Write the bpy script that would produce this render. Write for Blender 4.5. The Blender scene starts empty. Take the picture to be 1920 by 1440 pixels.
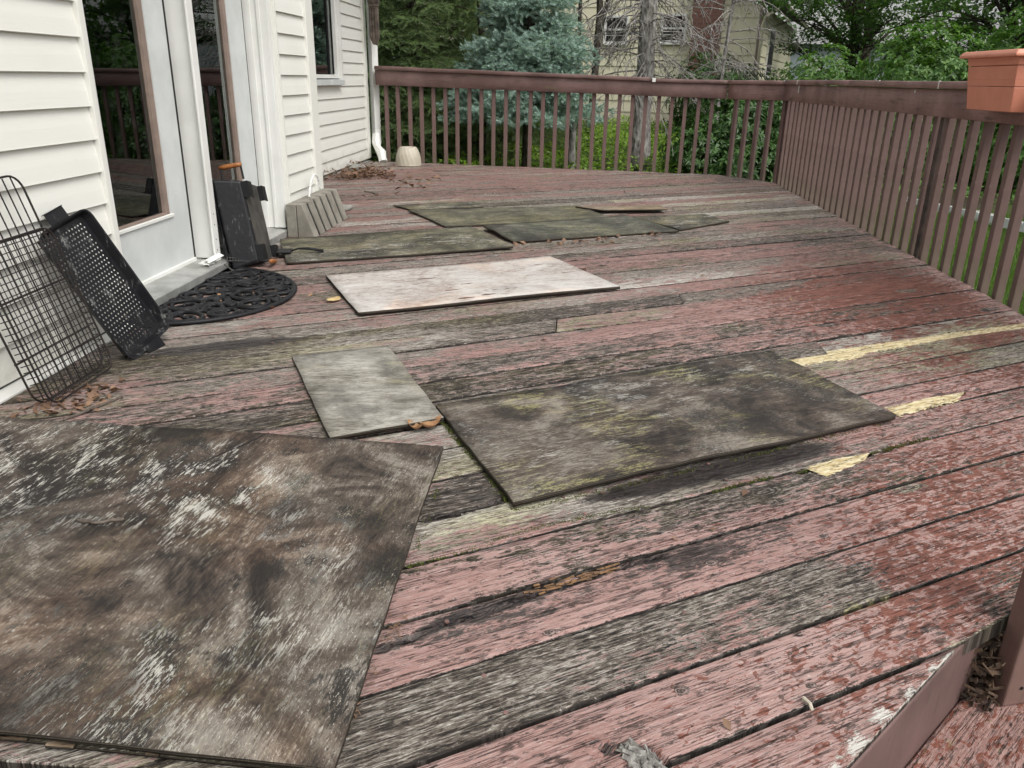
import bpy, bmesh, math, random
import numpy as np
from mathutils import Vector, Matrix, noise as mn

scene = bpy.context.scene
col = scene.collection
rad = math.radians

# ------------------------------------------------------------------ camera
CAM_H, F_PX, PITCH, ROLL, HEAD = 0.90, 1489.56, 0.368194, 0.01913, -0.06949
fh = Vector((math.sin(HEAD), math.cos(HEAD), 0))
xh = Vector((math.cos(HEAD), -math.sin(HEAD), 0))
fw = fh * math.cos(PITCH) - Vector((0, 0, math.sin(PITCH)))
up = xh.cross(fw)
xr = xh * math.cos(ROLL) + up * math.sin(ROLL)
ur = up * math.cos(ROLL) - xh * math.sin(ROLL)
cam = bpy.data.objects.new('camera', bpy.data.cameras.new('camera'))
col.objects.link(cam)
cam.matrix_world = Matrix(((xr.x, ur.x, -fw.x, 0), (xr.y, ur.y, -fw.y, 0), (xr.z, ur.z, -fw.z, CAM_H), (0, 0, 0, 1)))
cam.data.sensor_fit = 'HORIZONTAL'
cam.data.sensor_width = 36.0
cam.data.lens = F_PX / 1920 * 36.0
cam.data.clip_start = 0.02
cam.data.clip_end = 1000
scene.camera = cam

# ------------------------------------------------------------------ sky, sun, exposure (bright overcast)
SUN_EL, SUN_AZ = 54, 132          # azimuth clockwise from +Y
world = bpy.data.worlds.new("World"); scene.world = world; world.use_nodes = True
wn = world.node_tree; wn.nodes.clear()
sky = wn.nodes.new('ShaderNodeTexSky'); sky.sky_type = 'NISHITA'; sky.sun_disc = False
sky.sun_elevation = rad(SUN_EL); sky.sun_rotation = rad(SUN_AZ)
sky.air_density = 1.2; sky.dust_density = 4.0
hs = wn.nodes.new('ShaderNodeHueSaturation'); hs.inputs['Saturation'].default_value = 0.12
bg = wn.nodes.new('ShaderNodeBackground'); bg.inputs['Strength'].default_value = 0.15
wo = wn.nodes.new('ShaderNodeOutputWorld')
wn.links.new(sky.outputs[0], hs.inputs['Color']); wn.links.new(hs.outputs[0], bg.inputs[0]); wn.links.new(bg.outputs[0], wo.inputs[0])
sl = bpy.data.lights.new('sun', 'SUN'); sl.energy = 1.1; sl.angle = rad(30); sl.color = (1.0, 0.96, 0.9)
sun = bpy.data.objects.new('sun', sl); col.objects.link(sun)
sdir = Vector((math.sin(rad(SUN_AZ)) * math.cos(rad(SUN_EL)), math.cos(rad(SUN_AZ)) * math.cos(rad(SUN_EL)), math.sin(rad(SUN_EL))))
sun.rotation_euler = sdir.to_track_quat('Z', 'Y').to_euler(); sun.location = sdir * 30
vs = scene.view_settings
vs.view_transform = 'Standard'; vs.look = 'None'; vs.gamma = 1.0; vs.use_curve_mapping = False
vs.exposure = 0.48
scene.cycles.max_bounces = 5; scene.cycles.diffuse_bounces = 3; scene.cycles.glossy_bounces = 2; scene.cycles.transmission_bounces = 2

# ------------------------------------------------------------------ node helper
class N:
    def __init__(s, name):
        s.m = bpy.data.materials.new(name); s.m.use_nodes = True
        s.t = s.m.node_tree; s.t.nodes.clear()
        s.out = s.t.nodes.new('ShaderNodeOutputMaterial')
    def n(s, typ, **kw):
        nd = s.t.nodes.new(typ)
        for k, v in kw.items(): setattr(nd, k, v)
        return nd
    def set(s, sock, v):
        if hasattr(v, 'is_linked') or isinstance(v, bpy.types.NodeSocket): s.t.links.new(v, sock)
        elif v is not None:
            if isinstance(v, (tuple, list)) and len(v) == 3 and sock.type == 'RGBA': v = (*v, 1)
            sock.default_value = v
    def math(s, op, a, b=None, c=None, clamp=False):
        nd = s.n('ShaderNodeMath', operation=op, use_clamp=clamp)
        s.set(nd.inputs[0], a); s.set(nd.inputs[1], b); s.set(nd.inputs[2], c)
        return nd.outputs[0]
    def add(s, a, b): return s.math('ADD', a, b)
    def mul(s, a, b): return s.math('MULTIPLY', a, b)
    def attr(s, name, out='Vector'):
        nd = s.n('ShaderNodeAttribute', attribute_name=name); return nd.outputs[out]
    def coord(s, out='Object'): return s.n('ShaderNodeTexCoord').outputs[out]
    def pos(s): return s.n('ShaderNodeNewGeometry').outputs['Position']
    def vmul(s, v, k):
        nd = s.n('ShaderNodeVectorMath', operation='MULTIPLY'); s.set(nd.inputs[0], v); nd.inputs[1].default_value = k; return nd.outputs[0]
    def vadd(s, v, k):
        nd = s.n('ShaderNodeVectorMath', operation='ADD'); s.set(nd.inputs[0], v); s.set(nd.inputs[1], k); return nd.outputs[0]
    def rotz(s, v, a):
        nd = s.n('ShaderNodeMapping'); s.set(nd.inputs[0], v); nd.inputs['Rotation'].default_value = (0, 0, a); return nd.outputs[0]
    def noise(s, v, scale=1.0, detail=4, rough=0.55, dist=0.0, out=0):
        nd = s.n('ShaderNodeTexNoise'); s.set(nd.inputs['Vector'], v); nd.inputs['Scale'].default_value = scale
        nd.inputs['Detail'].default_value = detail; nd.inputs['Roughness'].default_value = rough; nd.inputs['Distortion'].default_value = dist
        return nd.outputs[out]
    def voro(s, v, scale=1.0, rnd=1.0, feature='F1'):
        nd = s.n('ShaderNodeTexVoronoi', feature=feature); s.set(nd.inputs['Vector'], v); nd.inputs['Scale'].default_value = scale
        nd.inputs['Randomness'].default_value = rnd
        return nd
    def ramp(s, f, stops, interp='LINEAR'):
        nd = s.n('ShaderNodeValToRGB'); nd.color_ramp.interpolation = interp; el = nd.color_ramp.elements
        while len(el) < len(stops): el.new(0.5)
        for e, (p, c) in zip(el, stops):
            e.position = p; e.color = (c, c, c, 1) if isinstance(c, (int, float)) else (*c, 1)
        s.set(nd.inputs[0], f); return nd.outputs[0]
    def step(s, f, a, b):
        nd = s.n('ShaderNodeMapRange', interpolation_type='SMOOTHSTEP'); s.set(nd.inputs[0], f)
        nd.inputs[1].default_value = a; nd.inputs[2].default_value = b; return nd.outputs[0]
    def mix(s, f, a, b, mode='MIX'):
        nd = s.n('ShaderNodeMix', data_type='RGBA', blend_type=mode); s.set(nd.inputs[0], f); s.set(nd.inputs[6], a); s.set(nd.inputs[7], b)
        return nd.outputs[2]
    def bump(s, h, strength=0.5, dist=0.01, normal=None):
        nd = s.n('ShaderNodeBump'); s.set(nd.inputs['Height'], h); nd.inputs['Strength'].default_value = strength; nd.inputs['Distance'].default_value = dist
        if normal is not None: s.set(nd.inputs['Normal'], normal)
        return nd.outputs[0]
    def bsdf(s, color, rough=0.6, normal=None, spec=0.5, metallic=0.0, **kw):
        nd = s.n('ShaderNodeBsdfPrincipled'); s.set(nd.inputs['Base Color'], color); s.set(nd.inputs['Roughness'], rough)
        s.set(nd.inputs['Specular IOR Level'], spec); s.set(nd.inputs['Metallic'], metallic)
        if normal is not None: s.set(nd.inputs['Normal'], normal)
        for k, v in kw.items(): s.set(nd.inputs[k], v)
        s.t.links.new(nd.outputs[0], s.out.inputs[0]); return nd
    def sep(s, v):
        nd = s.n('ShaderNodeSeparateXYZ'); s.set(nd.inputs[0], v); return nd.outputs
    def combine(s, x, y, z):
        nd = s.n('ShaderNodeCombineXYZ'); s.set(nd.inputs[0], x); s.set(nd.inputs[1], y); s.set(nd.inputs[2], z); return nd.outputs[0]

def mat_deck():
    m = N('weathered_painted_wood')
    g = m.attr('g'); f1 = m.sep(m.attr('f1')); f2 = m.sep(m.attr('f2'))
    P, W, D = f1[0], f1[1], f1[2]; M, G, T = f2[0], f2[1], f2[2]
    c5 = lambda x, k: m.mul(m.math('SUBTRACT', x, .5), k)
    fine = m.noise(m.vmul(g, (34, 300, 3)), 1, 3, .7)
    med = m.noise(m.vmul(g, (11, 64, 3)), 1, 6, .78, .6)
    blot = m.noise(m.vmul(g, (19, 40, 3)), 1, 6, .75, .7)
    patch = m.noise(m.vmul(g, (2.3, 6.0, 1.3)), 1, 5, .64, .4)
    chip = m.noise(m.vmul(g, (85, 150, 4)), 1, 4, .72, .7)
    drops = m.noise(m.vmul(g, (36, 62, 2)), 1, 5, .62, .9)
    # thin checks that follow the grain
    l1 = m.math('ABSOLUTE', m.math('SUBTRACT', m.noise(m.vmul(g, (1.5, 62, 3)), 1, 4, .6, .2), .5))
    l2 = m.math('ABSOLUTE', m.math('SUBTRACT', m.noise(m.vmul(g, (2.6, 130, 7)), 1, 3, .6, .1), .5))
    check = m.math('MAXIMUM', m.mul(m.step(l1, .012, .002), m.step(med, .42, .56)), m.mul(m.step(l2, .02, .004), m.mul(m.step(blot, .40, .6), .8)))
    # knots
    vk = m.voro(m.vmul(m.vadd(g, m.combine(m.mul(med, .02), m.mul(blot, .012), 0)), (2.1, 5.2, 9)), 1, 1)
    kd = vk.outputs['Distance']
    ring = m.math('SINE', m.mul(kd, 170.0))
    knot = m.step(kd, .17, .10)
    # bare wood
    wf = m.add(m.mul(fine, .74), m.add(m.mul(med, .5), m.add(c5(G, .42), c5(chip, .25))))
    wood = m.ramp(wf, [(.43, (.022, .017, .014)), (.50, (.085, .068, .055)), (.56, (.185, .157, .128)), (.625, (.33, .30, .26)), (.74, (.62, .595, .545))])
    wood = m.mix(m.mul(knot, m.step(ring, -.3, .8)), wood, (.04, .03, .024))
    warm = m.noise(m.vmul(g, (.9, 2.4, 1)), 1, 4)
    wood = m.mix(m.step(warm, .48, .64), wood, m.mix(1, wood, (.88, .88, .66), 'MULTIPLY'))
    # paint, with chips that follow the grain
    pv = m.add(P, m.add(c5(med, 1.5), m.add(c5(patch, 1.3), m.add(c5(fine, .75), m.add(c5(blot, 1.1), c5(chip, .8))))))
    pv = m.math('SUBTRACT', pv, m.mul(knot, .4))
    pm = m.step(pv, .49, .53)
    pink = m.mix(m.step(patch, .3, .7), (.43, .282, .255), (.315, .178, .155))
    pink = m.mix(m.mul(m.step(fine, .48, .62), .45), pink, (.50, .39, .365))
    pink = m.mix(m.mul(T, .85), pink, m.mix(m.step(blot, .35, .65), (.165, .090, .074), (.30, .182, .155)))
    wet = m.step(m.add(W, c5(drops, 2.2)), .50, .535)
    paint = m.mix(wet, pink, m.mix(patch, (.255, .103, .076), (.18, .066, .046)))
    grime = m.step(m.noise(m.vmul(g, (26, 92, 5)), 1, 5, .75), .55, .60)
    paint = m.mix(m.mul(grime, .8), paint, m.mix(fine, (.03, .022, .02), (.10, .065, .055)))
    c = m.mix(pm, wood, paint)
    band = m.mul(m.step(pv, .36, .45), m.math('SUBTRACT', 1.0, m.step(pv, .47, .53)))
    c = m.mix(m.mul(band, m.mul(m.step(blot, .45, .6), .6)), c, (.60, .56, .51))
    rim_ = m.mul(m.step(pv, .50, .54), m.math('SUBTRACT', 1.0, m.step(pv, .55, .60)))
    c = m.mix(m.mul(rim_, m.mul(m.step(chip, .5, .62), .8)), c, (.05, .036, .032))
    c = m.mix(m.mul(m.mul(m.step(chip, .62, .69), m.math('SUBTRACT', 1.0, m.mul(T, .7))), .6), c, (.62, .59, .54))
    soak = m.step(m.add(D, m.add(c5(blot, 1.5), m.add(c5(chip, .9), c5(fine, .7)))), .72, .80)
    dk = m.step(m.add(D, m.add(c5(blot, 1.2), m.add(c5(med, 1.2), m.add(c5(fine, .8), c5(chip, .7))))), .42, .56)
    c = m.mix(m.mul(dk, .9), c, m.mix(m.step(fine, .4, .65), (.014, .012, .012), (.095, .082, .073)))
    c = m.mix(m.mul(soak, .85), c, m.mix(m.step(chip, .4, .65), (.008, .008, .010), (.06, .042, .036)))
    mo = m.step(m.add(M, m.add(c5(blot, 1.5), m.add(c5(patch, .6), c5(chip, .8)))), .38, .58)
    c = m.mix(m.mul(mo, .7), c, m.mix(m.step(fine, .4, .6), (.085, .085, .032), (.38, .35, .17)))
    c = m.mix(m.mul(check, .9), c, (.014, .011, .010))
    rough = m.mix(m.math('MAXIMUM', m.mul(wet, pm), soak), m.mix(dk, (.74, .74, .74), (.45, .45, .45)), (.32, .32, .32))
    h = m.add(m.mul(fine, m.math('SUBTRACT', 1.0, m.mul(pm, .6))), m.add(m.mul(med, .9), m.add(m.mul(pm, .3), m.mul(check, -1.2))))
    m.bsdf(c, rough, m.bump(h, 1.0, .005), .35)
    return m.m

def mat_plywood(name, stops, ang=0.0, seed=0.0, mold=.5, lichen=.3, stain=.5, white=.3, grain=1.0):
    m = N(name)
    g = m.vadd(m.rotz(m.coord(), ang), (seed, seed * 1.7, seed * .3))
    fine = m.noise(m.vmul(g, (40, 270, 20)), 1, 4, .75)
    med = m.noise(m.vmul(g, (9, 46, 9)), 1, 6, .78, 1.0)
    cloud = m.noise(g, 3.4, 8, .68, 1.0)
    blot = m.noise(m.vmul(g, (7, 15 - 4 * (1 - grain) * 2, 9)), 1, 7, .72, 1.1)
    speck = m.noise(m.vmul(g, (90, 240, 9)), 1, 4, .75, .5)
    f = m.add(m.mul(fine, .4 * grain), m.add(m.mul(med, .4 * grain), m.mul(cloud, .38 + .8 * (1 - grain))))
    c = m.ramp(f, [(.50, stops[0]), (.56, stops[1]), (.615, stops[2]), (.68, stops[3])])
    c = m.mix(m.mul(m.step(m.noise(g, 2.1, 4, .6, .5), .48, .66), stain), c, m.mix(1, c, (1.32, .93, .68), 'MULTIPLY'))
    c = m.mix(m.mul(m.step(m.add(m.noise(g, 4.5, 5, .65, .4), m.add(m.mul(m.math('SUBTRACT', blot, .5), .5), m.add(m.mul(m.math('SUBTRACT', fine, .5), .7), m.mul(m.math('SUBTRACT', med, .5), .5)))), .51, .61), mold), c, (.022, .019, .017))
    c = m.mix(m.mul(m.mul(m.step(m.add(blot, m.add(m.mul(m.math('SUBTRACT', fine, .5), 1.1), m.mul(m.math('SUBTRACT', med, .5), .5))), .58, .65), m.step(m.noise(m.vadd(g, (5, 3, 1)), 2.6, 3), .42, .6)), white), c, (.62, .60, .54))
    c = m.mix(m.mul(m.mul(m.step(speck, .585, .63), m.step(cloud, .44, .6)), white * .8), c, (.6, .57, .5))
    c = m.mix(m.mul(m.mul(m.step(m.add(med, m.mul(m.math('SUBTRACT', speck, .5), .7)), .50, .62), m.step(m.noise(m.vadd(g, (9, 1, 4)), 3.2, 4), .48, .62)), lichen), c, (.40, .365, .16))
    vk = m.voro(m.vadd(m.vmul(g, (1.7, 3.3, 2)), m.combine(m.mul(cloud, .25), m.mul(med, .2), 0)), 1, 1)
    kd = vk.outputs['Distance']
    c = m.mix(m.mul(m.mul(m.step(kd, .2, .08), m.step(m.math('SINE', m.mul(kd, 110.)), -.2, .8)), .55), c, (.045, .036, .028))
    nz = m.sep(m.n('ShaderNodeNewGeometry').outputs['True Normal'])[2]
    oz = m.sep(m.coord())[2]
    ply = m.step(m.math('SINE', m.mul(oz, 1400.)), -.3, .5)
    edge = m.mix(ply, (.014, .011, .009), m.mix(med, (.025, .02, .015), (.11, .088, .062)))
    c = m.mix(m.step(nz, .3, .6), edge, c)
    m.bsdf(c, m.mix(cloud, (.62, .62, .62), (.85, .85, .85)), m.bump(m.add(fine, m.add(m.mul(med, .9), m.mul(blot, .6))), .9, .005), .3)
    return m.m

def mat_rail(name, base, lichen=0.0, chips=.3):
    m = N(name); p = m.coord('Object')
    n1 = m.noise(p, 5, 5, .6); gr = m.noise(m.vmul(p, (60, 60, 9)), 1, 4, .6)
    c = m.mix(m.step(n1, .3, .72), tuple(x * .82 for x in base), tuple(x * 1.2 for x in base))
    c = m.mix(m.mul(m.step(gr, .62, .72), chips), c, (.06, .04, .035))
    c = m.mix(m.mul(m.step(m.noise(p, 23, 5, .7), .66, .72), chips), c, (.38, .33, .28))
    if lichen:
        wz = m.sep(m.pos())[2]
        lm = m.mul(m.step(m.add(wz, m.mul(m.math('SUBTRACT', m.noise(m.vmul(p, (9, 9, 2.5)), 1, 5, .6), .5), 1.5)), .30, -.25), lichen)
        c = m.mix(lm, c, m.mix(n1, (.16, .15, .075), (.30, .27, .2)))
    m.bsdf(c, .62, m.bump(m.add(gr, m.mul(n1, .6)), .35, .003), .4)
    return m.m

def mat_skirt(name='old_rail_stain', k=1.0):
    m = N(name); p = m.coord('Object')
    n1 = m.noise(p, 4, 5, .6)
    lg = m.attr('g'); gr = m.noise(m.vmul(lg, (5, 150, 5)), 1, 4, .65); bl = m.noise(m.vmul(lg, (3, 22, 5)), 1, 5, .65)
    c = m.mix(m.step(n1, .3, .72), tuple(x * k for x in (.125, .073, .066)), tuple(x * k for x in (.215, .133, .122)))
    c = m.mix(m.mul(m.step(gr, .55, .68), .5), c, (.05, .03, .028))
    c = m.mix(m.mul(m.step(bl, .57, .68), .55), c, (.04, .032, .026))
    c = m.mix(m.mul(m.step(m.noise(m.vmul(lg, (2.2, 10, 5)), 1, 5, .6), .6, .72), .6), c, (.16, .15, .075))
    c = m.mix(m.mul(m.step(m.noise(m.vmul(lg, (14, 60, 5)), 1, 4, .6), .68, .73), .7), c, (.45, .4, .35))
    m.bsdf(c, .6, m.bump(m.add(gr, bl), .5, .004), .4)
    return m.m

def mat_simple(name, c0, c1=None, rough=.6, scale=6, bump=.1, metallic=0, spec=.5, detail=5, bscale=None):
    m = N(name); p = m.coord(); n1 = m.noise(p, scale, detail, .6)
    c = m.mix(m.step(n1, .32, .7), c0, c1 if c1 else tuple(x * .8 for x in c0))
    m.bsdf(c, rough, m.bump(m.noise(p, bscale or scale * 6, 4, .6), bump, .004), spec, metallic)
    return m.m

def mat_siding(name, c0, grain=1.0):
    m = N(name); p = m.pos()
    gr = m.noise(m.vmul(m.vadd(p, m.combine(0, 0, m.mul(m.noise(m.vmul(p, (1, 2.2, 3)), 1, 2), .05))), (3, 3.5, 150)), 1, 3, .6)
    d = m.noise(p, 2.3, 6, .65)
    c = m.mix(m.mul(m.step(d, .45, .75), .4), c0, tuple(a * b for a, b in zip(c0, (.9, .89, .83))))
    c = m.mix(m.mul(m.step(m.noise(p, 17, 5, .7), .66, .74), .22), c, (.32, .3, .24))
    wz = m.sep(p)[2]
    splash = m.step(m.add(wz, m.mul(m.math('SUBTRACT', m.noise(p, 9, 5, .7), .5), .5)), .20, -.06)
    c = m.mix(m.mul(splash, .5), c, (.30, .275, .22))
    m.bsdf(c, .55, m.bump(gr, .16 * grain, .003), .4)
    return m.m

def mat_leaf(name, ca, cb, cc, trans=.35, rough=.45):
    m = N(name); v = m.attr('v', 'Fac'); p = m.pos()
    c = m.mix(v, ca, cb); c = m.mix(m.step(m.noise(p, 1.6, 3), .5, .68), c, cc)
    b = m.bsdf(c, rough, None, .45)
    t = m.n('ShaderNodeBsdfTranslucent'); m.set(t.inputs[0], m.mix(1, c, (1.15, 1.25, .6), 'MULTIPLY'))
    mx = m.n('ShaderNodeMixShader'); mx.inputs[0].default_value = trans
    m.t.links.new(b.outputs[0], mx.inputs[1]); m.t.links.new(t.outputs[0], mx.inputs[2]); m.t.links.new(mx.outputs[0], m.out.inputs[0])
    return m.m

def mat_bark(name, c0, c1, c2):
    m = N(name); p = m.coord()
    n1 = m.noise(m.vmul(p, (9, 9, 3.2)), 1.6, 6, .7, .6); n2 = m.noise(m.vmul(p, (2, 2, 1)), 2, 4)
    v = m.voro(m.vmul(p, (22, 22, 10)), 1, 1).outputs['Distance']
    c = m.ramp(m.add(m.mul(n1, .7), m.mul(v, .3)), [(.3, c0), (.5, c1), (.68, c2)])
    c = m.mix(m.mul(m.step(n2, .55, .7), .4), c, (.16, .17, .11))
    m.bsdf(c, .85, m.bump(m.add(n1, v), .9, .02), .2)
    return m.m

def mat_glass(name, tint=(.75, .8, .78)):
    m = N(name)
    g = m.n('ShaderNodeBsdfGlossy'); g.inputs['Roughness'].default_value = .012; g.inputs['Color'].default_value = (.9, .95, .93, 1)
    t = m.n('ShaderNodeBsdfTransparent'); t.inputs[0].default_value = (*tint, 1)
    f = m.n('ShaderNodeFresnel'); f.inputs[0].default_value = 1.6
    k = m.math('MULTIPLY', f.outputs[0], 1.5, None, True)
    dirt = m.n('ShaderNodeBsdfDiffuse'); m.set(dirt.inputs[0], (.4, .4, .38))
    mx = m.n('ShaderNodeMixShader'); m.set(mx.inputs[0], k); m.t.links.new(t.outputs[0], mx.inputs[1]); m.t.links.new(g.outputs[0], mx.inputs[2])
    m2 = m.n('ShaderNodeMixShader'); m.set(m2.inputs[0], m.mul(m.step(m.noise(m.coord(), 9, 6, .7), .5, .8), .05))
    m.t.links.new(mx.outputs[0], m2.inputs[1]); m.t.links.new(dirt.outputs[0], m2.inputs[2]); m.t.links.new(m2.outputs[0], m.out.inputs[0])
    return m.m

MT = {}
MT['deck'] = mat_deck()
MT['rail'] = mat_rail('brown_rail_stain', (.150, .094, .085), .32, .25)
MT['skirt'] = mat_skirt(); MT['skirt_lit_tint'] = mat_skirt('lit_tint_rail_stain', 1.6)  # second copy is the same stain, lit right and chamfer sides painted brighter
MT['stairpost'] = mat_rail('stair_post_stain', (.175, .098, .088), .12, .3)
MT['fascia'] = mat_rail('fascia_stain', (.140, .085, .077), 0, .7)
MT['siding'] = mat_siding('vinyl_siding', (.725, .72, .67))
MT['trim'] = mat_simple('white_trim', (.76, .76, .73), (.66, .66, .62), .45, 3, .05)
MT['door'] = mat_simple('door_paint', (.60, .62, .61), (.50, .52, .51), .5, 4, .08)
MT['sill'] = mat_simple('aluminium_sill', (.50, .50, .48), (.30, .30, .28), .4, 9, .1, .5)
MT['gasket'] = mat_simple('brown_gasket', (.27, .20, .165), (.20, .145, .12), .5, 9, .1)
MT['black'] = mat_simple('black_rubber', (.006, .006, .007), (.012, .012, .013), .55, 9, .1, 0, .25)
MT['glass'] = mat_glass('window_glass')
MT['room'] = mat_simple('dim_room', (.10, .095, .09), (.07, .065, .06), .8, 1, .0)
MT['curtain'] = mat_simple('sheer_curtain', (.42, .41, .40), (.34, .33, .32), .8, 2, .05)

# ------------------------------------------------------------------ object helpers
ORG = {}
def tag(o, label=None, cat=None, group=None, kind=None):
    if label: o['label'] = label
    if cat: o['category'] = cat
    if group: o['group'] = group
    if kind: o['kind'] = kind
    return o
def root(name, loc, label=None, cat=None, group=None, kind=None):
    o = bpy.data.objects.new(name, None); o.empty_display_size = .1; col.objects.link(o); o.location = loc; ORG[o] = Vector(loc)
    return tag(o, label, cat, group, kind)
def put(name, me, mat, parent=None, loc=None):
    o = bpy.data.objects.new(name, me)
    if mat is not None and len(me.materials) == 0: me.materials.append(mat)
    col.objects.link(o)
    w = Vector(loc) if loc is not None else (ORG[parent] if parent else Vector((0, 0, 0)))
    if parent: o.parent = parent; o.location = w - ORG[parent]
    else: o.location = w
    ORG[o] = w
    return o
def np_mesh(name, V, F, smooth=False, attrs=None):
    V = np.asarray(V, np.float32); F = np.asarray(F, np.int32)
    me = bpy.data.meshes.new(name); me.vertices.add(len(V)); me.vertices.foreach_set('co', V.ravel())
    k = F.shape[1]; me.loops.add(F.size); me.loops.foreach_set('vertex_index', F.ravel())
    me.polygons.add(len(F)); me.polygons.foreach_set('loop_start', np.arange(len(F), dtype=np.int32) * k)
    me.polygons.foreach_set('loop_total', np.full(len(F), k, np.int32))
    if isinstance(smooth, np.ndarray): me.polygons.foreach_set('use_smooth', smooth)
    elif smooth: me.polygons.foreach_set('use_smooth', np.ones(len(F), bool))
    for nm, (typ, arr) in (attrs or {}).items():
        a = me.attributes.new(nm, typ, 'POINT'); a.data.foreach_set('vector' if typ == 'FLOAT_VECTOR' else 'value', np.asarray(arr, np.float32).ravel())
    me.update(calc_edges=True); return me
class MB:
    def __init__(s): s.v = []; s.f = []
    def add(s, vs, fs):
        k = len(s.v); s.v += [tuple(p) for p in vs]; s.f += [tuple(i + k for i in f) for f in fs]; return s
    def box(s, a, b): return s.obox(((a[0] + b[0]) / 2, (a[1] + b[1]) / 2, (a[2] + b[2]) / 2), ((b[0] - a[0]) / 2, 0, 0), (0, (b[1] - a[1]) / 2, 0), (0, 0, (b[2] - a[2]) / 2))
    def obox(s, c, ax, ay, az):
        c, ax, ay, az = Vector(c), Vector(ax), Vector(ay), Vector(az)
        vs = [c + i * ax + j * ay + k * az for k in (-1, 1) for j in (-1, 1) for i in (-1, 1)]
        return s.add(vs, [(0, 2, 3, 1), (4, 5, 7, 6), (0, 1, 5, 4), (2, 6, 7, 3), (0, 4, 6, 2), (1, 3, 7, 5)])
    def hexa(s, b, t):   # bottom quad, top quad (same winding, ccw from above)
        return s.add(list(b) + list(t), [(3, 2, 1, 0), (4, 5, 6, 7), (0, 1, 5, 4), (1, 2, 6, 5), (2, 3, 7, 6), (3, 0, 4, 7)])
    def tube(s, pts, r, n=6, cap=True, closed=False, sq=(1, 1)):
        P = [Vector(p) for p in pts]; m = len(P); R = r if isinstance(r, (list, tuple)) else [r] * m
        k = len(s.v); prev = None
        for i in range(m):
            if closed: d = P[(i + 1) % m] - P[i - 1]
            else: d = P[min(i + 1, m - 1)] - P[max(i - 1, 0)]
            d = d.normalized() if d.length > 1e-9 else Vector((0, 0, 1))
            if prev is None:
                a = Vector((0, 0, 1)) if abs(d.z) < .9 else Vector((1, 0, 0))
                x = d.cross(a).normalized()
            else: x = (prev - d * prev.dot(d)).normalized()
            prev = x; y = d.cross(x)
            for j in range(n):
                t = 2 * math.pi * j / n
                s.v.append(tuple(P[i] + (x * math.cos(t) * sq[0] + y * math.sin(t) * sq[1]) * R[i]))
        for i in range(m if closed else m - 1):
            for j in range(n):
                a = k + i * n + j; b = k + i * n + (j + 1) % n; c = k + ((i + 1) % m) * n
                s.f.append((a, b, c + (j + 1) % n, c + j))
        if cap and not closed:
            s.f.append(tuple(k + j for j in range(n))[::-1]); s.f.append(tuple(k + (m - 1) * n + j for j in range(n)))
        return s
    def lathe(s, prof, c, n=32):
        k = len(s.v); m = len(prof)
        for (r, z) in prof:
            for j in range(n):
                t = 2 * math.pi * j / n; s.v.append((c[0] + r * math.cos(t), c[1] + r * math.sin(t), c[2] + z))
        for i in range(m - 1):
            for j in range(n): s.f.append((k + i * n + j, k + i * n + (j + 1) % n, k + (i + 1) * n + (j + 1) % n, k + (i + 1) * n + j))
        return s
    def build(s, name, mat, parent=None, loc=None, smooth=False, bevel=0, seg=2, label=None):
        w = Vector(loc) if loc is not None else (ORG[parent] if parent else Vector((0, 0, 0)))
        me = bpy.data.meshes.new(name); me.from_pydata([(p[0] - w.x, p[1] - w.y, p[2] - w.z) for p in s.v], [], s.f)
        bm = bmesh.new(); bm.from_mesh(me)
        bmesh.ops.recalc_face_normals(bm, faces=bm.faces)
        if bevel: bmesh.ops.bevel(bm, geom=bm.edges[:], offset=bevel, segments=seg, profile=.5, affect='EDGES', clamp_overlap=True)
        bm.to_mesh(me); bm.free()
        if smooth: me.polygons.foreach_set('use_smooth', [True] * len(me.polygons))
        me.update()
        o = put(name, me, mat, parent, loc)
        if label: o['label'] = label
        return o
def R_(seed): return random.Random(seed)

# ================================================================== TERRAIN
def ground_z(x, y):
    z = -.72
    if y > 9.5: z += min(1, (y - 9.5) / 10.5) * .62
    return z
gx = np.concatenate([np.linspace(-200, -12, 12), np.linspace(-10, 14, 49), np.linspace(16, 200, 12)])
gy = np.concatenate([np.linspace(-120, -6, 8), np.linspace(-4, 30, 69), np.linspace(34, 260, 14)])
GV = [(x, y, ground_z(x, y) + .05 * mn.noise(Vector((x * .6, y * .6, 0)))) for y in gy for x in gx]
nx = len(gx); GF = [(j * nx + i, j * nx + i + 1, (j + 1) * nx + i + 1, (j + 1) * nx + i) for j in range(len(gy) - 1) for i in range(nx - 1)]
m = N('soil_and_moss'); p = m.pos(); n1 = m.noise(p, 1.2, 6, .6); n2 = m.noise(p, 14, 5, .7)
c = m.mix(m.step(n1, .4, .6), (.055, .045, .03), (.06, .085, .022)); c = m.mix(m.step(n2, .5, .7), c, (.035, .028, .02))
m.bsdf(c, .9, m.bump(n2, .8, .05), .2)
tag(put('ground', np_mesh('ground', GV, GF, True), m.m), 'mossy soil and lawn ground around the deck', None, None, 'structure')

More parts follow.
